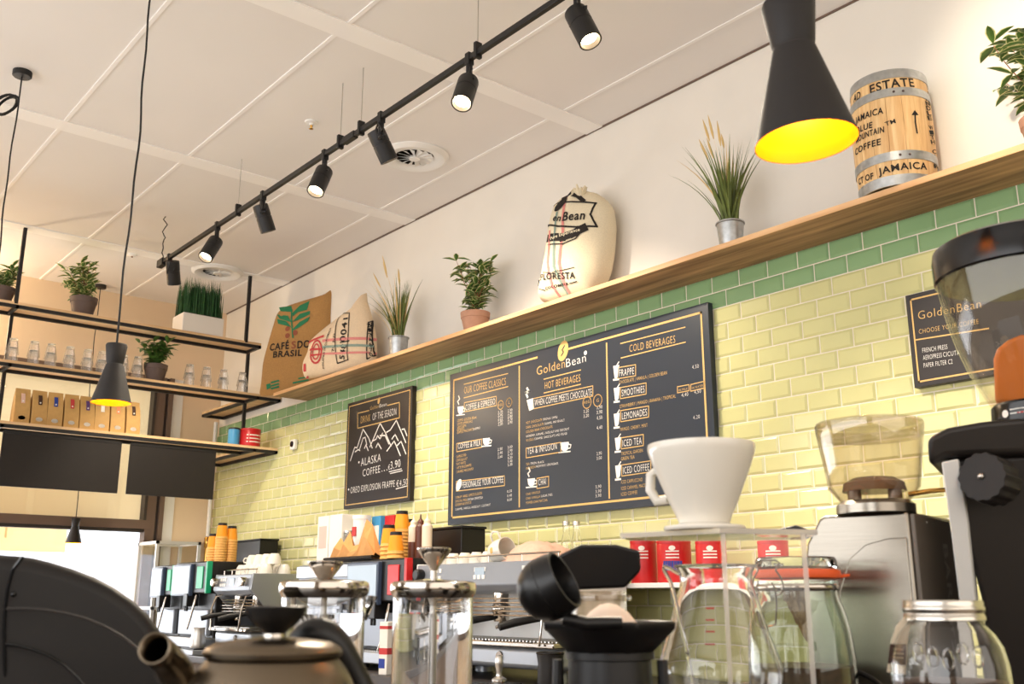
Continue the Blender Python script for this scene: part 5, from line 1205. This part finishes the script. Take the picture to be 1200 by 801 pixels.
sp = [K.L(x, y, b) for x, y, b in ((268, 880, 0), (244, 868, 0), (228, 838, -.005), (215, 808, -.01), (206, 786, -.012), (197, 773, -.018), (189, 765, -.027), (181, 759, -.040))]
m = MB(); m.tube(sp, [.0165, .016, .0145, .0125, .0116, .0108, .0105, .0108], 20); m.f = [f for f in m.f if len(f) < 10]; m.m = [0]*len(m.f)
m.flat = True; o = m.build('spout', 'kettle_steel', kt, smooth=True, angle=80); sd = o.modifiers.new('thick', 'SOLIDIFY'); sd.thickness = .0016; sd.offset = -1
# ---- black rounded appliance housing, bottom left
B = Spot(-6, .93, 760)
bh = thing('appliance_housing', 'large matte black rounded machine housing in the bottom left corner', 'appliance', B.O)
half = [(0, 648), (20, 649), (40, 651), (62, 656), (90, 664), (118, 674), (144, 687), (168, 703), (188, 722), (203, 742), (213, 765), (219, 790), (223, 815), (225, 850)]
def hpt(px, py, b=0):
    p = at(px, py, B.t); q = p-B.O; return q+B.v*b
vr = [hpt(-6+dx, py) for dx, py in [(x+6, y) for x, y in half]]
zl = [(v.dot(B.r), v.z) for v in vr]
out = [(u, z) for u, z in zl]+[(zl[-1][0], 0)]; full = out+[(-u, z) for u, z in out[::-1]][:-1]
def shell_prism(name, pts, d0, d1, m, par, bv=.012):
    mb = MB(); mb.prism([B.r*u+Vector((0, 0, z))+B.v*d0 for u, z in pts], B.v*(d1-d0)); return mb.build(name, m, par, bevel=bv, seg=4)
shell_prism('housing_shell', full, 0, .26, 'black_housing', bh, .014)
def arc_line(pts, w, name, m):
    P = [hpt(x, y) for x, y in pts]; mb = MB(); mb.tube([p-B.v*.0002 for p in P], w, 8); return mb.build(name, m, bh, smooth=True)
arc_line([(4, 713), (30, 712.5), (52, 714), (76, 718), (100, 724), (124, 734), (146, 747), (163, 761), (178, 780), (188, 802)], .0012, 'upper_seam', 'seam_edge')
arc_line([(5, 754), (22, 756), (40, 761), (58, 768), (76, 779), (92, 794), (104, 810)], .0014, 'lower_seam', 'black_gloss')
arc_line([(27, 652), (15, 668), (9, 690), (6, 712), (5, 740), (6, 800)], .0016, 'side_seam', 'black_gloss')
MB().ball(hpt(16, 696), .0028, n=14, m=8).build('screw', 'black_gloss', bh, smooth=True)
# ---- French presses
def press(px, t, label, lift=0, k=1.0):
    S_ = Spot(px, t); o = thing('french_press', label, 'coffee press', S_.O, group='glass French presses on the front bar')
    return S_, o
Pz = Spot(507, 1.16)
fp = thing('french_press', 'glass coffee press with raised plunger knob, in the centre foreground', 'coffee press', Pz.O, group='glass coffee presses on the front bar')
zr = Pz.z(694)
MB().shell([(.0440, .004), (.0462, .010), (.0462, zr-.012), (.0465, zr-.004), (.0475, zr)], .0022, 48).build('glass_beaker', 'glass', fp, smooth=True)
MB().lathe([(.0438, .0075), (.0438, Pz.z(718)), (.0006, Pz.z(718))], 48).build('water', 'water', fp, smooth=True)
MB().lathe([(.052, 0), (.052, .012), (.0475, .016), (.0468, .0165), (.0468, .004), (.0006, .003)], 48).build('base_ring', 'chrome', fp, smooth=True)
MB().lathe(Pz.prof([(47, 700), (50.5, 694), (51, 688), (50, 683), (46, 681), (20, 679.5), (8, 678), (.5, 678)]), 56).build('lid', 'chrome', fp, smooth=True)
MB().lathe(Pz.prof([(34, 700), (22, 706), (10, 709), (.5, 710)]), 40).build('lid_underside', 'thin_smoke', fp, smooth=True)
zk = Pz.z(664)
MB().cyl((0, 0, .02), (0, 0, zk), .0035, n=14).build('plunger_rod', 'steel', fp, smooth=True)
kn = MB().lathe([(.0045, zk-.004), (.006, zk), (.0105, zk+.006), (.0165, zk+.014), (.0200, zk+.0195), (.0200, zk+.0215), (.017, zk+.0222), (.0006, zk+.0215)], 36).build('plunger_knob', 'chrome', fp, smooth=True)
m = MB(); a = (Pz.r*.9-Pz.v*.4).normalized()
sp_ = []
fp2S = Spot(378, 1.12); k2 = 1.0
fp2 = dup(fp, fp2S.O, None, 'glass coffee press with plunger pushed down, behind the kettle knob')
for ch in fp2.children:
    if ch.name.startswith('plunger_knob'): ch.location.z -= .017
    if ch.name.startswith('plunger_rod'): ch.scale.z = .9
def lip(par, sp):
    n = Vector((sp.r.x, sp.r.y, 0)); zt = zr
    mb = MB(); c = n*.046
    mb.add([c+sp.v*.012+Vector((0, 0, zt-.03)), c-sp.v*.012+Vector((0, 0, zt-.03)), c+n*.012+sp.v*.004+Vector((0, 0, zt-.004)), c+n*.012-sp.v*.004+Vector((0, 0, zt-.004)), c+sp.v*.014+Vector((0, 0, zt-.003)), c-sp.v*.014+Vector((0, 0, zt-.003))], [(0, 1, 3, 2), (0, 2, 4), (1, 5, 3)])
    ob = mb.build('pouring_lip', 'glass', par, smooth=True); sd = ob.modifiers.new('thick', 'SOLIDIFY'); sd.thickness = .002
lip(fp2, fp2S)
# ---- black funnel with filter paper, on its stand
A = Spot(714, .92)
fn = thing('press_funnel', 'black octagonal coffee funnel standing on a black cylinder in the foreground', 'funnel', A.O)
Rz = Matrix.Rotation(math.atan2(A.v.y, A.v.x)+math.pi/8, 3, 'Z')
pr = A.prof([(47, 768), (60, 756), (81, 735), (82, 727)]); inn = A.prof([(76, 727), (72, 734), (50, 757), (.5, 760)])
m = MB(); m.lathe(pr+inn, 8, R=Rz); m.f = [f for f in m.f if len(f) < 8]; m.m = [0]*len(m.f); m.build('funnel_body', 'black_plastic', fn, bevel=.0018)
bzp = A.z(767)
MB().lathe([(.040, 0), (.040, bzp*.5), (.0375, bzp-.002), (.03, bzp)], 10, R=Rz).build('support_cylinder', 'black_plastic', fn, bevel=.002)
MB().lathe([(.0376, bzp-.004), (.0405, bzp-.003), (.0405, bzp+.003), (.0376, bzp+.004)], 40).build('support_collar', 'black_plastic', fn, smooth=True)
for s_ in (-1, 1): MB().tube([A.r*(s_*.047)+Vector((0, 0, bzp-.004)), A.r*(s_*.049)+Vector((0, 0, bzp*.5)), A.r*(s_*.049)+Vector((0, 0, .0))], .005, 8).build('side_rib', 'black_plastic', fn, smooth=True)
fq = thing('filter_paper', 'white folded filter paper peak inside the black funnel', 'filter', A.O+A.v*.012+Vector((0, 0, A.z(738))))
MB().lathe([(.030, 0), (.028, .004), (.018, .016), (.008, .0225), (.0006, .024)], 20).build('paper_cone', 'filter_white', fq, smooth=True)
# ---- round black measuring scoop resting on the funnel
sc = thing('measuring_scoop', 'round black measuring scoop leaning on the left rim of the octagonal funnel', 'scoop', Vector(at(643, 689, .86)))
ax = (A.r*.78+Vector((0, 0, .42))-A.v*.25).normalized(); q = ax.to_track_quat('Z', 'Y').to_matrix(); r = 37.5*.86/F
prf = [(max(.0005, r*math.sin(math.pi*k/20)), -r*math.cos(math.pi*k/20)) for k in range(0, 11)]+[(r*.985, r*.3), (r*.93, r*.62), (r*.86, r*.62), (r*.84, r*.55), (r*.75, .0), (.0005, -r*.5)]
MB().lathe(prf, 48, R=q).build('scoop_bowl', 'black_scoop', sc, smooth=True, angle=30)
hd = MB(); e0 = -A.r*.0+Vector((0, 0, -r*.92))+A.r*.012; hd.tube([e0, e0+A.r*.02-Vector((0, 0, .004)), e0+A.r*.05-Vector((0, 0, .003))], [.006, .006, .005], 10); hd.build('scoop_handle', 'black_scoop', sc, smooth=True)
MB().lathe([(r*1.0, r*.02), (r*1.008, r*.03), (r*1.0, r*.05)], 48, R=q, caps=False).build('scoop_seam', 'black_gloss', sc, smooth=True)
# ---- octagonal flange press behind the funnel
Q = Spot(703, 1.08)
ap = thing('tube_press', 'dark octagonal flange on a clear smoky press tube behind the funnel', 'coffee press', Q.O)
oc = [(653, 662), (655, 650), (681, 637.5), (722, 637.5), (750, 645), (751, 668), (733, 688), (666, 691)]
P = [Q.L(*p, -.01) for p in oc]; m = MB(); m.prism(P, Q.v*.022); m.build('flange_plate', 'black_plastic', ap, bevel=.003, seg=3)
Sf = Sheet(Q.O+Q.v*-.0102, Q.r, -Q.v, V=(0, 0, 1)); Sf.O = at(703, 662, Q.t-.01); Sf.N = (-FW).normalized(); Sf.U = RT; Sf.V = UP; Sf.eps = .0006; 
t = MB(); BOLD = .02
Sf.N = -Q.v; Sf.U = Q.r; Sf.V = Vector((0, 0, 1)); Sf.O = Q.O-Q.v*.0100+Vector((0, 0, .1)); Sf.eps = .0012
Sf.tpx(t, 'AEROPRESS', (664, 671), (746, 671), 10); t.build('embossed_lettering', 'grey_emboss', ap, world=True); BOLD = 0
MB().shell([(.029, 0), (.029, Q.z(700)), (.0295, Q.z(692))], .002, 40).build('press_tube', 'thin_smoke', ap, smooth=True)
MB().lathe([(.034, Q.z(704)), (.035, Q.z(700)), (.034, Q.z(697)), (.0295, Q.z(697)), (.0295, Q.z(704))], 40, caps=False).build('tube_collar', 'thin_smoke', ap, smooth=True)
MB().lathe([(.0265, 0.004), (.0265, Q.z(735)), (.0006, Q.z(735))], 36).build('plunger', 'black_plastic', ap, smooth=True)
# ---- acrylic stand, dripper and server
V = Spot(841, 1.09, 626)
st = thing('acrylic_stand', 'clear acrylic pour-over stand with bright edges, under the white dripper', 'stand', V.O)
zp = V.z(629)
def rv(x, y, z): return V.r*x+V.v*y+Vector((0, 0, z))
kx = lambda px: (px-841)*V.k
m = MB(); ch = [rv(kx(727), -.0, zp), rv(kx(843), -.062, zp), rv(kx(952), -.02, zp), rv(kx(948), .07, zp), rv(kx(820), .075, zp), rv(kx(733), .05, zp)]
m.prism(ch, (0, 0, .0055)); m.build('top_plate', 'acrylic', st, bevel=.001)
m = MB()
for a_, b_ in zip(ch[:3], ch[1:3]): d_ = (b_-a_).normalized(); m.prism([a_-V.v*.0006, b_-V.v*.0006, b_+V.v*.0004, a_+V.v*.0004], (0, 0, .0055))
m.build('plate_edge', 'acrylic_edge', st)
sc_ = (1.09-.060)/1.09; xa_, xb2 = kx(847)*sc_, kx(939)*sc_; yf_ = -.060; yg_ = -.048
da = rv(xa_, yf_, 0); db = rv(xb2, yg_, 0); ed = (db-da).normalized(); en = Vector((ed.y, -ed.x, 0))
MB().prism([da, db, db+V.v*.004, da+V.v*.004], (0, 0, zp-.0005)).build('front_sheet', 'thin_clear', st)
for p_ in (da, db): MB().prism([p_-ed*.0024-V.v*.001, p_+ed*.0024-V.v*.001, p_+ed*.0024+V.v*.005, p_-ed*.0024+V.v*.005], (0, 0, zp-.0004)).build('sheet_edge', 'acrylic_edge', st)
Dp = Spot(823, 1.09, 560); zb = zp+.0060
dr_ = thing('coffee_dripper', 'white ceramic cone coffee dripper on the clear acrylic stand', 'dripper', Vector((Dp.x, Dp.y, FZ+zb+.0004)))
off = FZ+.0004+zb
def dz(py): return zat(Dp.x, Dp.y, py)-off-.0004
out = [(r*Dp.k, dz(y)) for r, y in ((29, 612), (32, 604), (40, 587), (49, 565), (57, 545), (61.5, 532), (63, 526), (62.5, 521))]
inn = [(r*Dp.k, dz(y)) for r, y in ((60, 521), (58, 529), (46, 565), (34, 592), (10, 610))]
m = MB(); m.lathe(out+inn, 64); m.f = [f for f in m.f if len(f) < 40 or True]; m.build('cone', 'ceramic_grey', dr_, smooth=True, angle=50)
MB().lathe([(46*Dp.k, 0), (47*Dp.k, .002), (46*Dp.k, .0045), (32*Dp.k, .006), (29*Dp.k, dz(612)), (.0006, dz(612))], 56).build('saucer_base', 'ceramic_grey', dr_, smooth=True)
hl = -Dp.r*.82+Dp.v*.3; hl.normalize()
MB().tube([hl*(57*Dp.k)+Vector((0, 0, dz(548))), hl*(65*Dp.k)+Vector((0, 0, dz(552))), hl*(66*Dp.k)+Vector((0, 0, dz(570))), hl*(58*Dp.k)+Vector((0, 0, dz(584))), hl*(44*Dp.k)+Vector((0, 0, dz(582)))], .0055, 10).build('handle', 'ceramic_grey', dr_, smooth=True)
G_ = Spot(842, 1.125, 740)
sv = thing('glass_server', 'clear glass coffee server with waisted neck under the acrylic stand', 'server', G_.O)
MB().shell([(60*G_.k, 0), (68*G_.k, G_.z(812)), (72*G_.k, G_.z(792)), (71.5*G_.k, G_.z(780)), (66*G_.k, G_.z(762)), (57*G_.k, G_.z(735)), (49*G_.k, G_.z(704)), (44*G_.k, G_.z(690)), (42*G_.k, G_.z(680)), (43*G_.k, G_.z(671)), (47*G_.k, G_.z(663))], .0018, 56).build('server_body', 'glass', sv, smooth=True)
MB().lathe([(47*G_.k, G_.z(665)), (49*G_.k, G_.z(663.5)), (48*G_.k, G_.z(661.5)), (46.5*G_.k, G_.z(662))], 56, caps=False).build('rim', 'glass', sv, smooth=True)
MB().tube([G_.L(x, y, -.05) for x, y in ((796, 672), (786, 666), (777, 663), (778, 667), (786, 682), (791, 700), (796, 724), (803, 752), (809, 782), (812, 800))], .0021, 10).build('handle', 'glass', sv, smooth=True)
Wm = MB()
for k, py in enumerate((712, 725, 738, 752)):
    rr = {712: 51.5, 725: 54.5, 738: 58, 752: 62.5}[py]*G_.k; zz = G_.z(py)
    a0 = math.atan2(-G_.v.y, -G_.v.x)-.25
    Wm.add([(rr*math.cos(a0+j*.045), rr*math.sin(a0+j*.045), zz+e) for j in range(5) for e in (-.0008, .0008)], [(2*j, 2*j+2, 2*j+3, 2*j+1) for j in range(4)])
Wm.flat = True; Wm.build('level_marks', 'red_print', sv)
# ---- clip-top jar with coffee
J = Spot(938, 1.25, 740)
jr = thing('clip_jar', 'clip-top glass jar with orange rubber ring and coffee at the bottom', 'jar', J.O)
MB().shell([(56*J.k, 0), (60*J.k, .006), (61*J.k, J.z(800)), (60*J.k, J.z(770)), (57.5*J.k, J.z(740)), (52*J.k, J.z(715)), (48*J.k, J.z(704)), (46*J.k, J.z(696)), (46.5*J.k, J.z(680))], .003, 48).build('jar_body', 'glass_green', jr, smooth=True)
m = MB(); m.lathe([(.0555*1.0, .0065), (56.5*J.k, .012), (57*J.k, J.z(779)), (30*J.k, J.z(777)), (.0006, J.z(778))], 40); m.build('ground_coffee', 'coffee_bean', jr, smooth=True)
MB().lathe(J.prof([(46, 667), (48, 664), (47, 656), (45, 653), (.5, 652.5)]), 48).build('glass_lid', 'glass_green', jr, smooth=True)
MB().lathe(J.prof([(45, 678), (49.5, 677), (51, 673), (50, 668), (45, 667)]), 48).build('rubber_ring', 'orange_rubber', jr, smooth=True)
tb_ = [J.L(984, 673, -.0), J.L(996, 672, .0), J.L(996, 675, .0), J.L(984, 677, .0)]; MB().prism(tb_, J.v*.012).build('ring_tab', 'orange_rubber', jr, bevel=.0006)
MB().lathe(J.prof([(46.5, 692), (48, 690), (48, 686), (46.5, 684)]), 48, caps=False).build('wire_band', 'chrome', jr, smooth=True)
w = MB(); fr_ = -.058
w.tube([J.L(x, y, fr_) for x, y in ((886, 659), (890, 656), (909, 656), (913, 659), (909, 668), (915, 676), (918, 686), (915, 695), (910, 697))], .0011, 8)
w.tube([J.L(x, y, fr_) for x, y in ((886, 659), (888, 668), (883, 678), (882, 690), (886, 697))], .0011, 8)
w.tube([J.L(x, y, fr_) for x, y in ((888, 694), (887, 712), (889, 731), (900, 734), (909, 731), (910, 710), (909, 690), (904, 682))], .0011, 8)
w.build('clip_wire', 'chrome', jr, smooth=True)
# ---- brushed steel grinder with smoked hopper
Gt = Spot(1022, 1.36, 545)
gr = thing('coffee_grinder', 'brushed steel coffee grinder with smoky clear hopper at the right', 'grinder', Gt.O)
zt = zat(*at(1066, 600, 1.30).xy, 599)-Gt.O.z
E_ = at(1068, 640, 1.285); Lf = at(946, 640, 1.37); Rg = at(1117, 640, 1.40)
E_, Lf, Rg = [Vector((p.x-Gt.x, p.y-Gt.y, 0)) for p in (E_, Lf, Rg)]
fu = (Lf-E_); fl = fu.length; fu.normalize(); bk = (Rg-E_)
hgt = zt
fpoly = [(0, .0), (0, hgt), (fl*.80, hgt), (fl*.86, hgt-.004), (fl*1.0, hgt-.036), (fl*1.06, hgt-.085), (fl*1.06, 0)]
m = MB(); m.prism([E_+fu*u+Vector((0, 0, z)) for u, z in fpoly], bk*1.0); m.build('steel_body', 'brushed', gr, bevel=.004, seg=3)
nrm = fu.cross(Vector((0, 0, 1))); nrm = nrm if nrm.dot(Gt.v) < 0 else -nrm; nrm.normalize()
apan = [(.004, hgt*.02), (.004, hgt*.885), (fl*.20, hgt*.885), (fl*.42, hgt*.86), (fl*.58, hgt*.80), (fl*.70, hgt*.66), (fl*.76, hgt*.5), (fl*.79, hgt*.3), (fl*.80, hgt*.02)]
m = MB(); m.prism([E_+fu*u+Vector((0, 0, z))+nrm*.0006 for u, z in apan], nrm*.0028); m.build('front_panel', 'brushed', gr, bevel=.0015, seg=3)
sn = bk.normalized(); m = MB(); out_ = (-fu)
m.prism([E_+sn*a+Vector((0, 0, z)) for a, z in ((.004, 0), (.004, hgt-.003), (bk.length*.86, hgt-.006), (bk.length*1.02, hgt*.55), (bk.length*1.06, 0))], out_*.006); m.build('dark_side_panel', 'grinder_dark', gr, bevel=.0015)
t = MB(); BOLD = .02; c_ = E_+sn*(bk.length*.62)+out_*.0066; vs, fs = glyphs('BARATZA'); Lh = hgt*.62
t.add([c_+sn*(y*.017)+Vector((0, 0, hgt*.87-x*Lh)) for x, y in vs], fs); t.flat = True; t.build('side_lettering', 'grey_print', gr); BOLD = 0
MB().ball(E_+sn*.045+out_*.006+Vector((0, 0, hgt-.012)), .0016, n=10, m=6).build('screw', 'steel', gr)
hc = Vector((0, 0, 0))
MB().lathe([(44*Gt.k, zt+.0005), (44*Gt.k, Gt.z(592)), (38*Gt.k, Gt.z(587)), (.0006, Gt.z(587))], 48).build('hopper_collar', 'brushed', gr, smooth=True)
hop = [(38*Gt.k, Gt.z(588)), (40*Gt.k, Gt.z(586)), (51*Gt.k, Gt.z(572)), (54*Gt.k, Gt.z(550)), (58*Gt.k, Gt.z(525)), (61*Gt.k, Gt.z(505)), (61.5*Gt.k, Gt.z(498))]
m = MB(); m.shell(hop, .0022, 56, bottom=False); m.build('hopper', 'thin_smoke', gr, smooth=True)
MB().lathe([(59.5*Gt.k, Gt.z(513)), (60*Gt.k, Gt.z(511)), (61.6*Gt.k, Gt.z(499)), (60*Gt.k, Gt.z(495.5)), (40*Gt.k, Gt.z(494)), (.0006, Gt.z(493.5))], 56).build('hopper_lid', 'thin_smoke', gr, smooth=True)
MB().lathe([(36*Gt.k, Gt.z(576)), (34*Gt.k, Gt.z(566)), (24*Gt.k, Gt.z(560)), (.0006, Gt.z(558))], 40).build('hopper_shutter', 'smoke_dark', gr, smooth=True)
for s_ in (-1, 1): MB().cyl(Gt.r*(s_*22*Gt.k)-Gt.v*.018+Vector((0, 0, Gt.z(586))), Gt.r*(s_*22*Gt.k)-Gt.v*.018+Vector((0, 0, Gt.z(571))), .009, n=18).build('shutter_post', 'smoke_dark', gr, smooth=True)
MB().tube([Gt.r*(36*Gt.k)-Gt.v*.01+Vector((0, 0, Gt.z(581))), Gt.r*(60*Gt.k)-Gt.v*.01+Vector((0, 0, Gt.z(578))), Gt.r*(82*Gt.k)-Gt.v*.01+Vector((0, 0, Gt.z(577)))], [.0035, .0035, .003], 10).build('shutter_lever', 'brass', gr, smooth=True)
lv = MB(); lv.tube([E_+fu*fl*.99+Vector((0, 0, hgt-.022)), E_+fu*(fl*1.10)+Vector((0, 0, hgt-.016)), E_+fu*(fl*1.26)+Vector((0, 0, hgt-.018))], [.005, .0055, .004], 10); lv.build('clamp_lever', 'black_plastic', gr, smooth=True)
MB().ball(E_+fu*(fl*1.06)+Vector((0, 0, hgt-.024))+nrm*.004, .006, n=12, m=8).build('clamp_bolt', 'chrome', gr, smooth=True)
# ---- tall black shop grinder
X = Spot(1198, 1.34, 300)
bg = thing('shop_grinder', 'tall black shop grinder with big clear hopper and ridged knob at the right edge', 'grinder', X.O)
def xp(px, py, b=0): return X.L(px, py, b)
m = MB(); m.prism([xp(*p, -.08) for p in ((1108, 538), (1290, 528), (1290, 860), (1172, 860), (1150, 700))], X.v*.24); m.build('grinder_body', 'black_warm', bg, bevel=.006, seg=3)
m = MB(); m.prism([xp(*p, -.095) for p in ((1086, 512), (1110, 500), (1150, 493), (1205, 488), (1310, 488), (1310, 530), (1190, 532), (1110, 535), (1102, 540), (1088, 545))], X.v*.27); m.build('grinder_head', 'black_warm', bg, bevel=.008, seg=4)
m = MB(); m.prism([xp(*p, -.10) for p in ((1103, 541), (1123, 537), (1134, 610), (1143, 702), (1150, 800), (1150, 830), (1132, 830), (1124, 702), (1114, 620))], X.v*.05); m.build('white_side_strip', 'strip_white', bg, bevel=.002)
kc = xp(1150, 558, -.125); ka = (-X.v*.88-X.r*.38+Vector((0, 0, .10))).normalized(); q = ka.to_track_quat('Z', 'Y').to_matrix(); rk = 29*1.2/F
m = MB(); vs = []; n = 72
for zz, rr in ((-.040, .96), (-.038, 1.0), (-.002, 1.0), (.0, .97)):
    for i in range(n):
        a = 2*math.pi*i/n; r_ = rk*rr*(1+.035*math.cos(a*14)); vs.append(kc+q @ Vector((r_*math.cos(a), r_*math.sin(a), zz)))
fs = [(k*n+i, k*n+(i+1) % n, (k+1)*n+(i+1) % n, (k+1)*n+i) for k in range(3) for i in range(n)]+[tuple(reversed(range(n))), tuple(range(3*n, 4*n))]
m.add(vs, fs); m.build('adjusting_knob', 'black_matte', bg, smooth=True, angle=30)
MB().cyl(kc-ka*.075, kc-ka*.038, .012, n=18).build('knob_spindle', 'black_plastic', bg, smooth=True)
MB().ball(kc+ka*.001, .0042, n=14, m=8).build('knob_screw', 'steel', bg, smooth=True)
MB().lathe(X.prof([(53, 500), (54, 496), (53, 476), (50, 473)]), 56).build('hopper_collar', 'black_gloss', bg, smooth=True)
m = MB(); m.shell(X.prof([(51, 476), (58, 462), (72, 430), (82, 400), (89, 370), (94, 340), (96.5, 322)]), .003, 64, bottom=False); m.build('hopper', 'thin_clear', bg, smooth=True)
MB().lathe(X.prof([(96, 326), (98.5, 324), (99, 300), (97, 290), (90, 286), (.5, 284)]), 64).build('hopper_lid', 'black_gloss', bg, smooth=True)
m = MB(); m.prism([xp(*p, -.02) for p in ((1166, 472), (1164, 420), (1168, 408), (1180, 398), (1196, 391), (1230, 391), (1230, 472))], X.v*.05); m.build('hopper_scoop', 'orange_brown', bg, bevel=.006, seg=4)
SC_ = Sheet(X.O, X.r, -X.v, V=(0, 0, 1)); SC_.th = None
class Ring(Sheet):
    def __init__(s, c, r, a0): s.c = Vector(c); s.r = r; s.a0 = a0; s.eps = .0008; s.th = None
    def pt(s, u, v, e=None): a = s.a0+u/s.r; return s.c+Vector(((s.r+s.eps)*math.cos(a), (s.r+s.eps)*math.sin(a), v))
rg_ = Ring(X.O, 54*X.k, math.atan2(-X.v.y, -X.v.x)); t = MB(); zc_ = X.z(488)
rg_.fill(t, [(-.046+.005*math.cos(a), zc_+.005*math.sin(a)) for a in [j*.63 for j in range(10)]], px=False)
for a_, b_, dz_ in ((-.038, -.026, .004), (-.024, -.010, .004), (-.038, -.030, -.001), (-.026, -.014, -.001)): rg_.line(t, [(a_, zc_+dz_), (b_, zc_+dz_)], .0012, px=False)
t.build('collar_print', 'white_print', bg, world=True)
t = MB(); rg_.line(t, [(-.028, zc_-.001), (-.022, zc_-.001)], .0014, px=False); rg_.line(t, [(-.012, zc_-.001), (-.006, zc_-.001)], .0014, px=False); t.build('red_collar_print', 'red_print', bg, world=True)
# ---- mason jar with paper tag
Mj = Spot(1108, .95, 740)
mj = thing('mason_jar', 'round glass screw-top jar with silver lid in the right foreground', 'jar', Mj.O)
MB().shell([(60*Mj.k, 0), (65*Mj.k, .006), (66*Mj.k, Mj.z(800)), (65*Mj.k, Mj.z(778)), (61*Mj.k, Mj.z(757)), (53*Mj.k, Mj.z(741)), (45*Mj.k, Mj.z(732)), (42*Mj.k, Mj.z(727)), (42*Mj.k, Mj.z(706))], .0026, 48).build('jar_body', 'glass', mj, smooth=True)
MB().lathe([(60*Mj.k, .0055), (62*Mj.k, .010), (62*Mj.k, Mj.z(797)), (.0006, Mj.z(793))], 36).build('coffee', 'coffee_bean', mj, smooth=True)
MB().lathe(Mj.prof([(43.5, 727), (45.5, 726), (45.5, 721), (44, 719.5), (44, 717), (45.5, 715.5), (45.5, 711), (44.2, 709.5), (44.8, 706), (43.5, 703), (.5, 702.5)]), 56).build('screw_lid', 'lid_silver', mj, smooth=True, angle=60)
m = MB(); rg = random.Random(5)
for k in range(5):
    a0 = math.atan2(-Mj.v.y, -Mj.v.x)+.5-.25*k; zz = Mj.z(766)+.003*math.sin(k*2.0); rr = 63.6*Mj.k
    m.tube([(rr*math.cos(a0+.09*math.cos(j*.7)), rr*math.sin(a0+.09*math.cos(j*.7)), zz+.009*math.sin(j*.7)) for j in range(10)], .0011, 6, closed=False)
m.build('glass_emblem', 'glass', mj, smooth=True)
tg = thing('paper_tag', 'cream and brown paper tag hanging left of the round screw-top jar', 'tag', at(1054, 788, .955))
tq = [at(*p, .955)-tg.location for p in ((1060, 722), (1067, 730), (1064, 752), (1061, 790), (1039, 787), (1044, 752), (1050, 733))]
MB().prism(tq, Mj.v*.002).build('tag_paper', 'tag_cream', tg, bevel=.0004)
tq = [at(*p, .9545)-tg.location for p in ((1062.5, 755), (1061.5, 779), (1040.5, 777), (1043, 754))]; MB().prism(tq, Mj.v*.0006).build('brown_band', 'brown_tag', tg)
tq = MB()
for k in range(3): a_ = at(1046, 760+k*5, .954)-tg.location; b_ = at(1059, 761+k*5, .954)-tg.location; tq.tube([a_, b_], .0003, 4)
tq.build('tag_lettering', 'tag_cream', tg)
MB().tube([at(*p, .957)-tg.location for p in ((1062, 724), (1068, 722), (1076, 727))], .0006, 6).build('tag_string', 'paper', tg)
# ---- power cord on the bar
pc = thing('power_cord', 'thin golden-brown power cord curving on the bar between clip jar and round jar', 'cord', Vector((at(1010, 800, 1.2).x, at(1010, 800, 1.2).y, FZ+.005)))
z_ = FZ+.0055
pts = [at(988, 786, 1.24), at(1004, 786, 1.24), at(1020, 793, 1.22), at(1034, 804, 1.2), at(1046, 818, 1.18)]
MB().tube([p-pc.location for p in pts]+[Vector((pts[-1].x, pts[-1].y, z_))-pc.location], .0035, 10).build('cord_run', 'black_plastic', pc, smooth=True, sub=1)
